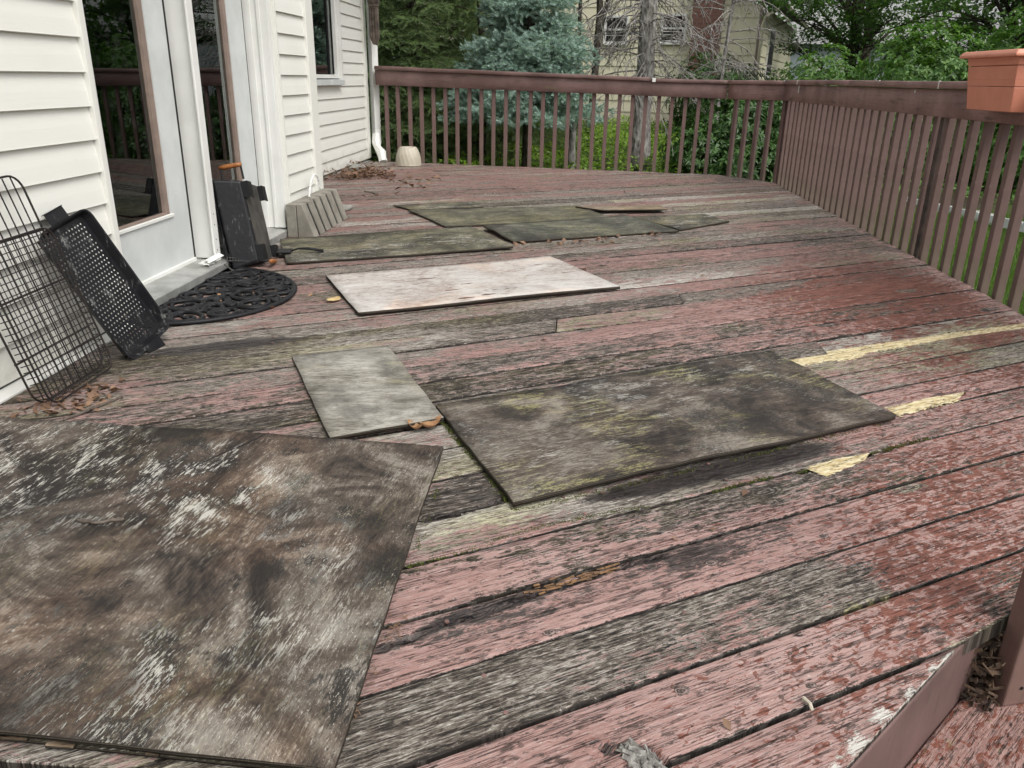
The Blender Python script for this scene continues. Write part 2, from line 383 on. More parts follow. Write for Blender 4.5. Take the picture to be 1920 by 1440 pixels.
# ================================================================== DECK
UD = (math.sin(rad(60)), math.cos(rad(60)))      # along the boards
VD = (-.5, .8660254)                             # across
POLY = [(-1.66, .79), (.33, .79), (.806, 1.288), (1.93, 1.937), (1.93, 8.035), (1.50, 8.59), (-2.19, 9.04), (-2.275, 9.05), (-2.275, 5.285), (-1.66, 5.285)]
PUV = [(x * UD[0] + y * UD[1], x * VD[0] + y * VD[1]) for x, y in POLY]
def interval(v):
    us = []
    for (u0, v0), (u1, v1) in zip(PUV, PUV[1:] + PUV[:1]):
        if (v0 - v) * (v1 - v) < 0: us.append(u0 + (u1 - u0) * (v - v0) / (v1 - v0))
    return (min(us), max(us)) if len(us) >= 2 else None
BLOBS = [('P',-0.85,7.47,3,1.2,.22),('P',1.53,3.61,.9,.5,.32),('P',1.11,2.30,.6,.3,.3),('P',0.49,2.98,.5,.2,.1),('P',0.63,1.53,.5,.16,.25),('P',0.39,1.03,.6,.25,.35),('P',-0.02,0.88,.4,.12,.15),('P',-0.14,1.29,.4,.2,.22),('P',1.2,4.4,.9,.6,.14),('P',.3,1.25,.5,.2,.12),('P',-0.33,2.87,.7,.3,-.22),('P',-1.07,2.64,.4,.2,-.2),('P',-1.27,2.10,.2,.1,.15),('P',-0.31,2.06,.3,.2,-.3),('P',-0.17,1.56,.3,.1,-.35),('P',0.13,1.61,.3,.05,-.3),('P',0.44,3.46,.5,.1,-.15),('P',0.25,6.64,.6,.2,-.2),('P',1.69,6.09,.5,.2,-.1),('P',-2.00,8.10,.6,.6,.2),
 ('W',0.91,1.80,.4,.2,.3),('W',0.74,1.38,.3,.14,.35),('W',0.45,1.05,.5,.2,.12),('W',1.45,3.7,.8,.45,.42),('W',1.5,2.9,.5,.3,.35),('W',0.52,1.76,.3,.1,.15),
 ('D',0.33,1.765,.26,.045,1.15),('D',0.58,1.91,.2,.045,.95),('D',0.15,1.665,.1,.03,.5),('D',-1.23,2.56,.3,.06,.8),('D',-1.03,2.65,.15,.05,.3),('D',0.47,1.34,.12,.05,.22),('D',0.67,1.21,.05,.03,.7),('D',0.34,1.46,.3,.05,.26),('D',-0.13,1.16,.25,.05,.45),('D',0.28,1.39,.1,.04,.3),('D',-1.03,1.93,.2,.06,.35),('D',-0.86,1.92,.2,.05,.4),('D',-0.18,1.60,.1,.04,.4),('D',-0.39,1.71,.1,.05,.3),('D',0.07,0.91,.06,.03,.4),('D',-0.19,2.42,.1,.04,.35),('D',0.82,4.22,.1,.04,.3),
 ('M',1.75,4.73,.6,.35,.42),('M',1.5,6.07,.7,.3,.4),('M',-0.08,6.2,.7,.3,.3),('M',1.2,5.2,.5,.3,.25),('M',0.60,1.29,.12,.03,.5),('M',0.23,1.49,.2,.02,.2),('M',0.39,2.84,.5,.2,.2),('M',.9,3.6,.6,.3,.2),('M',-.2,4.6,.8,.4,.15),('M',1.88,4.32,.15,.04,.3),('M',0.66,1.25,.03,.02,.4),
 ('G',0.21,3.61,.6,.15,.3),('G',-0.69,2.69,.4,.15,.3),('G',-0.10,1.54,.3,.06,.3),('G',0.24,1.14,.5,.05,.1),('G',0.55,1.01,.05,.04,.5)]
def fields(U, V):
    F = {'P': np.full(U.shape, .42), 'W': np.full(U.shape, .12) + .28 * np.clip((U * UD[0] + V * VD[0]) / 1.3, 0, 1) * np.clip((5.0 - V) / 1.5, 0, 1), 'D': np.full(U.shape, .015), 'M': np.full(U.shape, -.02), 'G': np.full(U.shape, .37)}
    for ch, x, y, ru, rv, a in BLOBS:
        u0, v0 = x * UD[0] + y * UD[1], x * VD[0] + y * VD[1]
        F[ch] = F[ch] + a * np.exp(-((U - u0) / ru) ** 2 - ((V - v0) / rv) ** 2)
    return F
# rotted grooves: polyline in x,y ; half width ; depth
CRACKS = [([(-.298, 1.059), (-.219, 1.125), (-.132, 1.178), (-.039, 1.243), (.02, 1.282), (.114, 1.345), (.213, 1.399)], .0075, .016),
          ([(-.20, 1.15), (-.10, 1.215), (0, 1.285)], .010, .010),
          ([(-.295, 1.485), (-.219, 1.523), (-.169, 1.556), (-.119, 1.611)], .009, .02),
          ([(.594, 1.81), (.839, 1.959), (.973, 2.058)], .009, .016),
          ([(.085, .886), (.13, .89), (.165, .872)], .014, .022),
          ([(1.13, 2.385), (1.24, 2.44), (1.33, 2.47)], .008, .014)]
def groove(U, V):
    z = np.zeros(U.shape); dk = np.zeros(U.shape)
    for pts, w, d in CRACKS:
        q = [(x * UD[0] + y * UD[1], x * VD[0] + y * VD[1]) for x, y in pts]
        best = np.full(U.shape, 9.)
        for (a0, b0), (a1, b1) in zip(q, q[1:]):
            du, dv = a1 - a0, b1 - b0; L = du * du + dv * dv
            t = np.clip(((U - a0) * du + (V - b0) * dv) / L, 0, 1)
            best = np.minimum(best, np.hypot(U - a0 - t * du, V - b0 - t * dv))
        jit = .75 + .5 * np.sin(U * 61 + V * 17) * np.sin(U * 23)
        jit = jit + .35 * np.sin(U * 190 + V * 300) * np.sin(U * 97)
        k = np.exp(-(best / (w * np.clip(jit, .25, 1.5))) ** 6)
        z -= d * k * (.7 + .3 * np.sin(V * 900 + U * 40)); dk = np.maximum(dk, np.exp(-(best / (w * 1.15)) ** 4))
    return z, dk
deck = root('deck', (0, 0, 0), 'weathered wooden deck with peeling pink and red paint beside the house', 'deck')
EDGES = [.5155, .6676, .816, .971, 1.1235] + [1.1235 + .1554 * i for i in range(1, 60)]
EDGES = [.5155 - .152 * 3, .5155 - .152 * 2, .5155 - .152] + EDGES
rngb = R_(5)
gray_v = (.816, .971)
board_objs = []
def make_board(v0, v1, k, ucut=None):
    near = v0 < 2.0; mid = v0 < 4.2
    du, ncol = ((.008, 19) if v0 < 1.75 else (.014, 11)) if near else ((.035, 8) if mid else (.09, 5))
    gap = .0016 + rngb.random() * .0016
    a, b = v0 + gap, v1 - gap
    e = .0035
    ws = [a, a, a + e] + list(np.linspace(a + .008, b - .008, ncol)) + [b - e, b, b]
    zs = [-.038, -.005, -.0008] + [0] * ncol + [-.0008, -.005, -.038]
    cols = []
    for w in ws:
        I = interval(min(max(w, min(p[1] for p in PUV) + 1e-4), max(p[1] for p in PUV) - 1e-4))
        if I is None: return
        cols.append(I)
    u_lo, u_hi = min(c[0] for c in cols), max(c[1] for c in cols)
    if u_hi - u_lo < .05: return
    pieces = [(0, 1)]
    if ucut is not None: pieces = [(0, ucut - .0006), (ucut + .0006, 1)]
    for (t0, t1) in pieces:
        n = max(3, int((u_hi - u_lo) * (t1 - t0) / du))
        T = np.linspace(t0, t1, n + 1)
        U = np.array([[c[0] + (c[1] - c[0]) * t for c in cols] for t in T]); V = np.array([ws] * (n + 1)); Z = np.array([zs] * (n + 1), float)
        seed = rngb.random() * 50
        # edge wander, sag, cup
        uu = U[:, :1]
        wob = .0012 * np.sin(uu * 7.3 + seed) * np.sin(uu * 2.9 + seed * 2) + .0008 * np.sin(uu * 41 + seed * 3) * np.sin(uu * 17 + seed)
        wob2 = .0012 * np.sin(uu * 6.1 + seed * 1.7) * np.sin(uu * 3.3 + seed) + .0008 * np.sin(uu * 37 + seed) * np.sin(uu * 13.3 + seed * 2)
        V[:, :3] += np.abs(wob); V[:, -3:] -= np.abs(wob2)
        Z += rngb.uniform(-.0016, .0012) + .0016 * np.sin(uu * 1.1 + seed)
        cup = rngb.uniform(-.0025, .002); x01 = (V - a) / (b - a) * 2 - 1
        Z += cup * (1 - x01 ** 2)
        gz, gd = groove(U, V)
        top = np.array([z > -.004 for z in zs])[None, :]
        Z += np.where(top, gz, 0)
        F = fields(U, V)
        pr = rngb.uniform(-.13, .13)
        P = F['P'] + pr + .1 * np.sin(uu * 1.7 + seed * 3); W = F['W'] + rngb.uniform(-.05, .08)
        D = F['D'] + gd * .5 + rngb.uniform(-.06, .10); Tn = .12 + np.clip((V - 2.4) / 2.6, 0, 1) * .8; M = F['M'] + rngb.uniform(-.03, .05); G = F['G'] + rngb.uniform(-.2, .2)
        if v0 < .8: P = P + .22; D = D - .10
        if abs(v0 - .971) < .01: D = D + .16 * np.exp(-((U - 1.1) / .4) ** 2)
        if abs(v0 - gray_v[0]) < .01:      # one replaced, never painted board
            ucl = .60 * UD[0] + 1.404 * UD[1]
            k_ = 1 / (1 + np.exp((U - ucl) / .035)); P = P - .62 * k_; G = G * (1 - k_) + .30 * k_; M = M + .12 * k_; D = D + .1 * np.exp(-((U - ucl + .1) / .12) ** 2)
        P = np.where(top, P, .1); D = np.where(top, np.clip(D, -1, 1.3), .54); G = np.where(top, G, -.25)
        # worn nosing where the stair edge is stepped on
        X = U * UD[0] + V * VD[0]; Y = U * UD[1] + V * VD[1]
        dn = ((X - .33) * .723 - (Y - .79) * .691)     # distance outside the stair edge
        wear = np.exp(-(dn / .022) ** 2) * (Y < 1.19) * (Y > .85)
        wear = wear * np.clip(.55 + .6 * np.sin(X * 61) * np.sin(Y * 47 + 1), 0, 1); G = G + wear * .8; P = P - wear * .75
        edge_r = np.exp(-((1.93 - X) / .10) ** 2) * (Y > 2.3); P = P + .12 * edge_r; W = W - .4 * edge_r
        co = np.stack([X, Y, Z], -1).reshape(-1, 3); nc = len(ws)
        ii, jj = np.meshgrid(np.arange(n), np.arange(nc - 1), indexing='ij'); q = (ii * nc + jj).ravel()
        Fq = np.stack([q, q + nc, q + nc + 1, q + 1], 1)
        # end caps
        caps = []
        for r in (0, n):
            for j in range(nc // 2 - 0):
                l, rr = r * nc + j, r * nc + nc - 1 - j
                if j + 1 < nc - 2 - j: caps.append((l, l + 1, rr - 1, rr) if r == 0 else (l, rr, rr - 1, l + 1))
        if caps: Fq = np.concatenate([Fq, np.array(caps)])
        g = np.stack([U, V, np.full(U.shape, seed)], -1)
        sm_ = np.concatenate([((jj.ravel() >= 2) & (jj.ravel() < nc - 3)), np.zeros(len(caps), bool)])
        me = np_mesh('board', co, Fq[:, ::-1], sm_, {'g': ('FLOAT_VECTOR', g.reshape(-1, 3)), 'f1': ('FLOAT_VECTOR', np.stack([P + 0 * U, W + 0 * U, D + 0 * U], -1).reshape(-1, 3)), 'f2': ('FLOAT_VECTOR', np.stack([M + 0 * U, G + 0 * U, Tn + 0 * U], -1).reshape(-1, 3))})
        o = put('board', me, MT['deck'], deck); board_objs.append((v0, o))
for k in range(len(EDGES) - 1):
    v0, v1 = EDGES[k], EDGES[k + 1]
    vmid = (v0 + v1) / 2
    if interval(vmid) is None: continue
    cut = None
    if v0 > 1.6 and rngb.random() < .45: cut = rngb.uniform(.25, .75)
    make_board(v0, v1, k, cut)
def board_at(x, y):
    v = x * VD[0] + y * VD[1]
    return max([b for b in board_objs if b[0] <= v], key=lambda b: b[0])[1]
# nail heads in pairs over the joists
MT['nail'] = mat_simple('painted_nail', (.24, .13, .12), (.09, .06, .05), .5, 30, .1)
nb = MB(); rn = R_(3)
for v0, v1 in zip(EDGES, EDGES[1:]):
    if v0 > 3.2: break
    for uj in np.arange(-1.2, 4.0, .405):
        for fr in (.22, .78):
            u = uj + rn.uniform(-.012, .012); v = v0 + (v1 - v0) * fr; I = interval(v)
            if I and I[0] + .03 < u < I[1] - .03:
                x, y = u * UD[0] + v * VD[0], u * UD[1] + v * VD[1]
                nb.lathe([(.0046, -.002), (.0044, .0009), (.003, .0014), (.0001, .0015)], (x, y, 0), 8)
tag(nb.build('nail_head', MT['nail'], deck), None, None, None, 'stuff')
# knots standing slightly proud, with rings
m = N('knot_wood'); p = m.coord(); ln = m.n('ShaderNodeVectorMath', operation='LENGTH'); m.set(ln.inputs[0], m.vadd(m.vmul(p, (1, 1.35, 0)), m.vmul(m.noise(p, 60, 3, .6, 0, 1), (.006, .006, 0))))
rg_ = m.math('SINE', m.add(m.mul(ln.outputs['Value'], 1100.), m.mul(m.noise(p, 90, 3), 9.))); nz_ = m.noise(p, 190, 5, .75)
c = m.mix(m.step(m.add(m.mul(rg_, .35), m.mul(nz_, 2.2)), .6, 1.6), (.05, .036, .031), m.mix(nz_, (.13, .085, .073), (.40, .31, .285)))
c = m.mix(m.step(m.add(ln.outputs['Value'], m.mul(nz_, .006)), .008, .004), c, (.025, .02, .017))
m.bsdf(c, .8, m.bump(m.add(m.mul(rg_, .3), nz_), .8, .003), .3); MT['knot'] = m.m
rk = R_(14); kskip = 0
for (x, y) in [(-0.173,1.310),(-0.061,1.365),(0.065,1.253),(-0.004,1.139),(0.201,1.658),(0.278,1.581),(0.312,1.384),(0.025,0.932),(0.209,1.017),(0.707,1.310),(0.416,1.049),(-0.523,2.430),(0.153,2.275),(0.568,1.511),(-0.796,3.029),(-0.098,2.772),(1.018,1.857),(-0.149,0.860),(0.908,3.390),(0.663,4.263),]:
    kskip += 1
    if kskip % 5 in (0, 3): continue
    a = rk.uniform(.010, .027); b2 = a * rk.uniform(.5, .75); kb = MB(); n = 22; th0 = math.atan2(UD[1], UD[0])
    for (f, z) in ((1, -.0012), (.8, .0006), (.5, .0014), (.25, .0009), (.02, .0005)):
        for i in range(n):
            t = 2 * math.pi * i / n; k_ = f * (1 + .4 * mn.noise(Vector((math.cos(t) * 2.2, math.sin(t) * 2.2, x * 9)))); u, v = a * k_ * math.cos(t), b2 * k_ * math.sin(t)
            kb.v.append((x + u * math.cos(th0) - v * math.sin(th0), y + u * math.sin(th0) + v * math.cos(th0), z))
    for q in range(4): kb.f += [(q * n + i, q * n + (i + 1) % n, (q + 1) * n + (i + 1) % n, (q + 1) * n + i) for i in range(n)]
    bo = board_at(x, y); o = kb.build('knot', MT['knot'], None, (x, y, 0), smooth=True); o.parent = bo; ORG[o] = Vector((x, y, 0)); o.rotation_euler = (0, 0, 0)
# yellow filler patches smeared over rotten spots
m = N('yellow_filler'); p = m.coord(); pr_ = m.vmul(m.rotz(p, rad(-30)), (1, 1, 1))
st = m.noise(m.vmul(pr_, (26, 90, 9)), 1, 5, .7, .4); bl_ = m.noise(m.vmul(pr_, (60, 110, 9)), 1, 4, .7)
c = m.mix(m.step(st, .38, .66), (.46, .36, .18), (.69, .62, .42)); c = m.mix(m.mul(m.step(bl_, .58, .68), .6), c, (.30, .19, .11))
ck_ = m.math('ABSOLUTE', m.math('SUBTRACT', m.noise(m.vmul(pr_, (5, 40, 3)), 1, 3, .6, .4), .5)); c = m.mix(m.mul(m.step(ck_, .02, .004), .85), c, (.09, .06, .035))
bs_ = m.bsdf(c, .85, m.bump(m.add(st, bl_), .6, .003), .3)
tr_ = m.n('ShaderNodeBsdfTransparent'); mx_ = m.n('ShaderNodeMixShader')
m.set(mx_.inputs[0], m.step(m.add(m.attr('e', 'Fac'), m.add(m.mul(m.math('SUBTRACT', st, .5), 2.6), m.mul(m.math('SUBTRACT', bl_, .5), 1.4))), .38, .46))
m.t.links.new(tr_.outputs[0], mx_.inputs[1]); m.t.links.new(bs_.outputs[0], mx_.inputs[2]); m.t.links.new(mx_.outputs[0], m.out.inputs[0])
MT['filler'] = m.m
def filler(pts, h=.0016, seed=0):
    c = sum((Vector((*p, 0)) for p in pts), Vector()) / len(pts); out = []; n = len(pts)
    for i in range(n):
        p, q = Vector((*pts[i], 0)), Vector((*pts[(i + 1) % n], 0)); m_ = max(2, int((q - p).length / .015))
        out += [p.lerp(q, j / m_) for j in range(m_)]
    k = len(out); V, E, F = [], [], []
    # rings move towards the long centre line so that the middle keeps full cover
    u = [p.x * UD[0] + p.y * UD[1] for p in out]; v = [p.x * VD[0] + p.y * VD[1] for p in out]
    def mid(u0):
        vs_ = [b for a, b in zip(u, v) if abs(a - u0) < .05]; return (min(vs_) + max(vs_)) / 2
    for f, e, z in ((1.25, 0, -.0004), (.75, .75, h), (.3, 1.0, h), (.0, 1.0, h)):
        for a, b in zip(u, v):
            uu = a + (1.02 - 1) * 0; vv = mid(a) + (b - mid(a)) * f; V.append((uu * UD[0] + vv * VD[0], uu * UD[1] + vv * VD[1], z)); E.append(e)
    for r in range(3): F += [(r * k + i, r * k + (i + 1) % k, (r + 1) * k + (i + 1) % k, (r + 1) * k + i) for i in range(k)]
    bo = board_at(c.x, c.y)
    o = put('filler_patch', np_mesh('filler_patch', V, F, False, {'e': ('FLOAT', E)}), MT['filler'], bo)
filler([(.75, 2.69), (.966, 2.805), (1.293, 2.98), (1.862, 3.27), (1.862, 3.21), (1.5, 3.03), (1.255, 2.887), (1.10, 2.80), (1.006, 2.706), (.9, 2.67), (.777, 2.60)], seed=1)
filler([(.96, 2.265), (1.142, 2.373), (1.258, 2.428), (1.207, 2.347), (1.065, 2.257), (.972, 2.204)], seed=2)
filler([(.61, 1.832), (.695, 1.89), (.802, 1.939), (.778, 1.889), (.709, 1.839), (.655, 1.787)], seed=3)
# rim joists and fascias under the edge
def fascia(name, pts, z0, z1, th, mat, out=1, off=0.0):
    for (p, q) in zip(pts, pts[1:]):
        d = (Vector((*q, 0)) - Vector((*p, 0))); L = d.length; d.normalize(); o = Vector((d.y, -d.x, 0)) * out
        c = (Vector((*p, 0)) + Vector((*q, 0))) / 2 + o * (off + th / 2)
        MB().obox((c.x, c.y, (z0 + z1) / 2), d * (L / 2), o * (th / 2), (0, 0, (z1 - z0) / 2)).build(name, mat, deck, bevel=.003)
fascia('fascia_board', [(-1.66, .79), (.33, .79)], -.19, -.039, .036, MT['fascia'], 1, -.05)
fascia('fascia_board', [(.33, .79), (.80, 1.282)], -.20, -.010, .030, MT['fascia'], 1, -.026)
fascia('rim_joist', [(1.93, 2.1), (1.93, 8.035)], -.25, -.04, .036, MT['rail'], 1, -.03)
fascia('rim_joist', [(1.93, 8.035), (1.50, 8.59)], -.25, -.04, .036, MT['rail'], 1, -.03)
fascia('rim_joist', [(1.50, 8.59), (-2.19, 9.04)], -.25, -.04, .036, MT['rail'], 1, -.03)
MT['joist'] = mat_simple('damp_joist', (.05, .04, .03), (.03, .024, .018), .9, 4, .3)
for uj in np.arange(-.8, 6.2, .405):     # joists run across the boards
    vs_ = [v for v in np.arange(.45, 9.0, .05) if (interval(v) and interval(v)[0] + .02 < uj < interval(v)[1] - .02)]
    if len(vs_) < 6: continue
    v0, v1 = vs_[0], vs_[-1]
    a = Vector((uj * UD[0] + v0 * VD[0], uj * UD[1] + v0 * VD[1], 0)); b = Vector((uj * UD[0] + v1 * VD[0], uj * UD[1] + v1 * VD[1], 0))
    d = (b - a); L = d.length; d.normalize(); c = (a + b) / 2
    MB().obox((c.x, c.y, -.12), d * L / 2, Vector((UD[0], UD[1], 0)) * .019, (0, 0, .075)).build('joist', MT['joist'], deck)
# stair tread boards below the angled edge
sd = Vector((.691, .723, 0)); so = Vector((.723, -.691, 0))
def tread_board(off0, off1, z, s0, s1, seed, wetv, pv):
    n, ncol = 60, 9
    T = np.linspace(s0, s1, n + 1); Wd = [off0, off0, off0 + .004] + list(np.linspace(off0 + .012, off1 - .012, ncol)) + [off1 - .004, off1, off1]
    zs = [-.036, -.005, -.0008] + [0] * ncol + [-.0008, -.005, -.036]
    X = np.array([[.33 + sd.x * t + so.x * w for w in Wd] for t in T]); Y = np.array([[.79 + sd.y * t + so.y * w for w in Wd] for t in T]); Z = np.array([zs] * (n + 1)) + z
    U = np.array([[t] * len(Wd) for t in T]); V = np.array([Wd] * (n + 1)); nc = len(Wd)
    ii, jj = np.meshgrid(np.arange(n), np.arange(nc - 1), indexing='ij'); q = (ii * nc + jj).ravel()
    me = np_mesh('tread_board', np.stack([X - .7, Y - 1.0, Z + .36], -1).reshape(-1, 3), np.stack([q, q + 1, q + nc + 1, q + nc], 1)[:, ::-1], True,
        {'g': ('FLOAT_VECTOR', np.stack([U, V, 0 * U + seed], -1).reshape(-1, 3)), 'f1': ('FLOAT_VECTOR', np.stack([0 * U + pv, 0 * U + wetv, 0 * U + .05], -1).reshape(-1, 3)), 'f2': ('FLOAT_VECTOR', np.stack([0 * U + .15, 0 * U + .3, 0 * U + .45], -1).reshape(-1, 3))})
    put('tread_board', me, MT['deck'], stair)
stair = root('stair', (.7, 1.0, -.36), 'pink painted wooden step below the angled deck edge', 'step')
tread_board(.005, .150, -.172, -.25, .80, 71, .42, .62)
tread_board(.156, .298, -.172, -.25, .80, 83, .0, .15)
tread_board(.30, .44, -.345, -.25, .80, 91, .1, .6)
MB().obox(tuple(Vector((.33, .79, -.265)) + sd * .275 + so * .285), sd * .52, so * .014, (0, 0, .055)).build('riser', MT['fascia'], stair, bevel=.003)
for t in (-.2, .75):
    MB().obox(tuple(Vector((.33, .79, -.46)) + sd * t + so * .2), sd * .02, so * .22, (0, 0, .25)).build('stringer', MT['joist'], stair)
# stair rail post with screw holes
post = root('stair_rail_post', (.845, 1.235, -.172), 'brown wooden stair rail upright with screw holes beside the step', 'post')
pc = Vector((.848, 1.226, 0)); pd = Vector((.96, .28, 0)).normalized(); pn = Vector((-.28, .96, 0)).normalized()
MB().obox((pc.x + pd.x * .020 + pn.x * .02, pc.y + pd.y * .020 + pn.y * .02, .36), pd * .034, pn * .020, (0, 0, .53)).build('upright', MT['stairpost'], post, bevel=.004)
for hz, hx in ((-.13, .016), (-.02, .03), (.12, .012), (.3, .03)):
    c = pc + pd * hx - pn * .0003
    MB().tube([(c.x, c.y, hz), (c.x - pn.x * .0012, c.y - pn.y * .0012, hz)], .0035, 8).build('screw_hole', MT['black'], post)
# crumbled wood in the hollow beside the post
MT['rot'] = mat_simple('rotten_wood', (.10, .06, .035), (.028, .018, .012), .9, 30, .8)
rb = MB(); rr = R_(21)
for i in range(240):
    t = rr.uniform(.62, .84); o_ = rr.uniform(-.03, .055); z = -.168 + rr.random() ** 2 * .10
    c = Vector((.33, .79, z)) + sd * t + so * o_
    a = Vector((rr.uniform(-1, 1), rr.uniform(-1, 1), rr.uniform(-.5, .3))).normalized(); b = a.orthogonal().normalized(); cc = a.cross(b)
    rb.obox(c, a * rr.uniform(.006, .026), b * rr.uniform(.0012, .004), cc * rr.uniform(.0008, .002))
tag(rb.build('rotten_splinters', MT['rot'], None, (.72, 1.24, -.17)), 'crumbled brown rotten wood splinters beside the stair post', 'rotten wood', None, 'stuff')
fascia('rim_joist', [(.806, 1.288), (1.93, 1.937)], -.25, -.045, .036, MT['joist'], 1, -.06)

# ================================================================== RAILING
railing = root('deck_railing', (1.93, 6.0, 0), 'brown stained deck railing with square balusters and flat cap rail', 'railing')
A_, B_, C_, D_ = Vector((-2.17, 9.04, 0)), Vector((1.50, 8.59, 0)), Vector((1.93, 8.035, 0)), Vector((1.93, 2.05, 0))
def outn(p, q):
    d = (q - p).normalized(); return d, Vector((-d.y, d.x, 0))
def rail_piece(name, p, q, z0p, z0q, h, o0, o1, mat, n=24, jag=0.0, parent=railing, seed=0):
    """long board from p to q (plan), bottom heights z0p..z0q, height h, offsets o0..o1 outward"""
    d, o = outn(p, q); L = (q - p).length
    if abs(o.dot(Vector((0, 1, 0)))) > .5 and o.y < 0 or (abs(o.y) <= .5 and o.x < 0): o = -o
    e = .004; prof = [(o0, e), (o0 + e, 0), (o1 - e, 0), (o1, e), (o1, h - e), (o1 - e, h), (o0 + e, h), (o0, h - e)]
    V, G = [], []
    for i in range(n + 1):
        t = i / n; c = p.lerp(q, t); zb = z0p + (z0q - z0p) * t; w = jag * mn.noise(Vector((t * L * 2.3, seed, 0)))
        for j, (a, z) in enumerate(prof):
            pt = c + o * (a + w * .5); V.append((pt.x - ORG[parent].x, pt.y - ORG[parent].y, zb + z + w - ORG[parent].z)); G.append((t * L, z + a * 1.3, seed))
    F = []
    for i in range(n):
        for j in range(8): F.append((i * 8 + j, i * 8 + (j + 1) % 8, (i + 1) * 8 + (j + 1) % 8, (i + 1) * 8 + j))
    for r in (0, n * 8): F += [(r, r + 1, r + 6, r + 7), (r + 1, r + 2, r + 5, r + 6), (r + 2, r + 3, r + 4, r + 5)]
    me = np_mesh(name, V, F, False, {'g': ('FLOAT_VECTOR', G)})
    bm = bmesh.new(); bm.from_mesh(me); bmesh.ops.recalc_face_normals(bm, faces=bm.faces); bm.to_mesh(me); bm.free()
    return put(name, me, mat, parent)
J1 = A_.lerp(B_, .79)
rail_piece('cap_rail', A_, J1, .952, .888, .038, -.022, .105, MT['skirt'], 24, .004, seed=1)
rail_piece('cap_rail', J1 + Vector((.012, -.0015, 0)), B_ + Vector((.01, 0, 0)), .882, .876, .036, -.020, .105, MT['skirt'], 10, .003, seed=2)
rail_piece('cap_rail', B_ + Vector((.012, -.008, 0)), C_ + Vector((-.004, .006, 0)), .878, .882, .036, -.020, .105, MT['skirt_lit_tint'], 6, .002, seed=3)
rail_piece('cap_rail', C_, Vector((1.93, 6.15, 0)), .884, .888, .038, -.022, .105, MT['skirt_lit_tint'], 12, .004, seed=4)
rail_piece('cap_rail', Vector((1.93, 6.146, 0)), D_, .886, .884, .037, -.022, .105, MT['skirt_lit_tint'], 20, .003, seed=5)
rail_piece('skirt_board', A_, B_, .798, .737, .152, 0, .038, MT['skirt'], 30, .002, seed=6)
rail_piece('skirt_board', B_ + Vector((.006, -.006, 0)), C_ + Vector((0, .004, 0)), .737, .743, .139, .001, .038, MT['skirt_lit_tint'], 6, 0, seed=7)
rail_piece('skirt_board', C_, Vector((1.93, 3.66, 0)), .744, .744, .139, 0, .038, MT['skirt_lit_tint'], 20, .001, seed=8)
rail_piece('skirt_board', Vector((1.93, 3.656, 0)), D_, .744, .744, .139, 0, .038, MT['skirt_lit_tint'], 10, .001, seed=9)
MB().obox(tuple(J1 + Vector((.045, .04, .902))), (.018, -.002, 0), (0, .066, 0), (0, 0, .0195)).build('cap_splice', MT['trim'], railing, bevel=.002)
bmesh_cache = {}
def baluster(x, y, ang, z0, z1, s=.019, name='baluster', tilt=0.0, parent=railing):
    key = (round(z1 - z0, 2), s)
    if key not in bmesh_cache:
        b = MB().box((x - s, y - s, z0), (x + s, y + s, z0 + key[0])); o = b.build(name, MT['rail'], parent, loc=(x, y, z0), bevel=.003, seg=1); bmesh_cache[key] = o.data
    else: o = put(name, bmesh_cache[key], None, parent, (x, y, z0))
    o.rotation_euler = (tilt, 0, ang); return o
rt = R_(8)
fd, fo = outn(A_, B_); fang = math.atan2(fd.y, fd.x)
if fo.y < 0: fo = -fo
for k in range(28):
    X = -2.075 + .1325 * k
    if X > 1.47: break
    t = (X - A_.x) / (B_.x - A_.x); p = A_.lerp(B_, t) + fo * .059
    baluster(p.x, p.y, fang, -.22, .94 - .06 * t, tilt=rt.uniform(-.006, .006))
cd, co_ = outn(B_, C_); cang = math.atan2(cd.y, cd.x)
if co_.x < 0: co_ = -co_
for t in (.12, .32, .53, .74):
    p = B_.lerp(C_, t) + co_ * .059; baluster(p.x, p.y, cang, -.22, .88, tilt=rt.uniform(-.006, .006))
baluster(1.962, 8.075, .3, -.35, .88, .022, 'corner_post')
for k in range(42):
    Y = 8.172 - .1434 * (k + 1) + .019
    if Y < 2.1: break
    if 4.62 < Y < 4.70: continue
    baluster(1.988, Y, rt.uniform(-.01, .01), -.22, .88, tilt=rt.uniform(-.012, .012))
MT['rotpost'] = mat_simple('rotting_post', (.085, .06, .05), (.03, .024, .018), .85, 12, .9)
bp = MB().box((1.970, 4.655, -.72), (2.008, 4.695, .88)).build('support_post', MT['rotpost'], railing, bevel=.006); bp['label'] = 'dark rotting support post between the balusters'
MB().box((2.010, 2.6, -.72), (2.09, 2.688, .87)).build('support_post', MT['rail'], railing, bevel=.005)
MT['paintdrip'] = mat_simple('white_paint_drip', (.78, .78, .75), (.7, .7, .66), .5, 20, .1)
for (Y, z0, z1, w) in ((7.55, .82, .925, .010), (8.02, .895, .924, .006), (5.55, .89, .925, .006), (4.65, .885, .925, .006), (5.0, .86, .875, .006)):
    MB().box((1.9078 if z0 > .88 else 1.9275, Y - w, z0), (1.915 if z0 > .88 else 1.931, Y + w, z1 if z0 > .88 else min(z1, .882))).build('paint_drip', MT['paintdrip'], railing)
MB().box((1.9064, 7.54, .886), (1.912, 7.56, .9235)).build('paint_drip', MT['paintdrip'], railing)

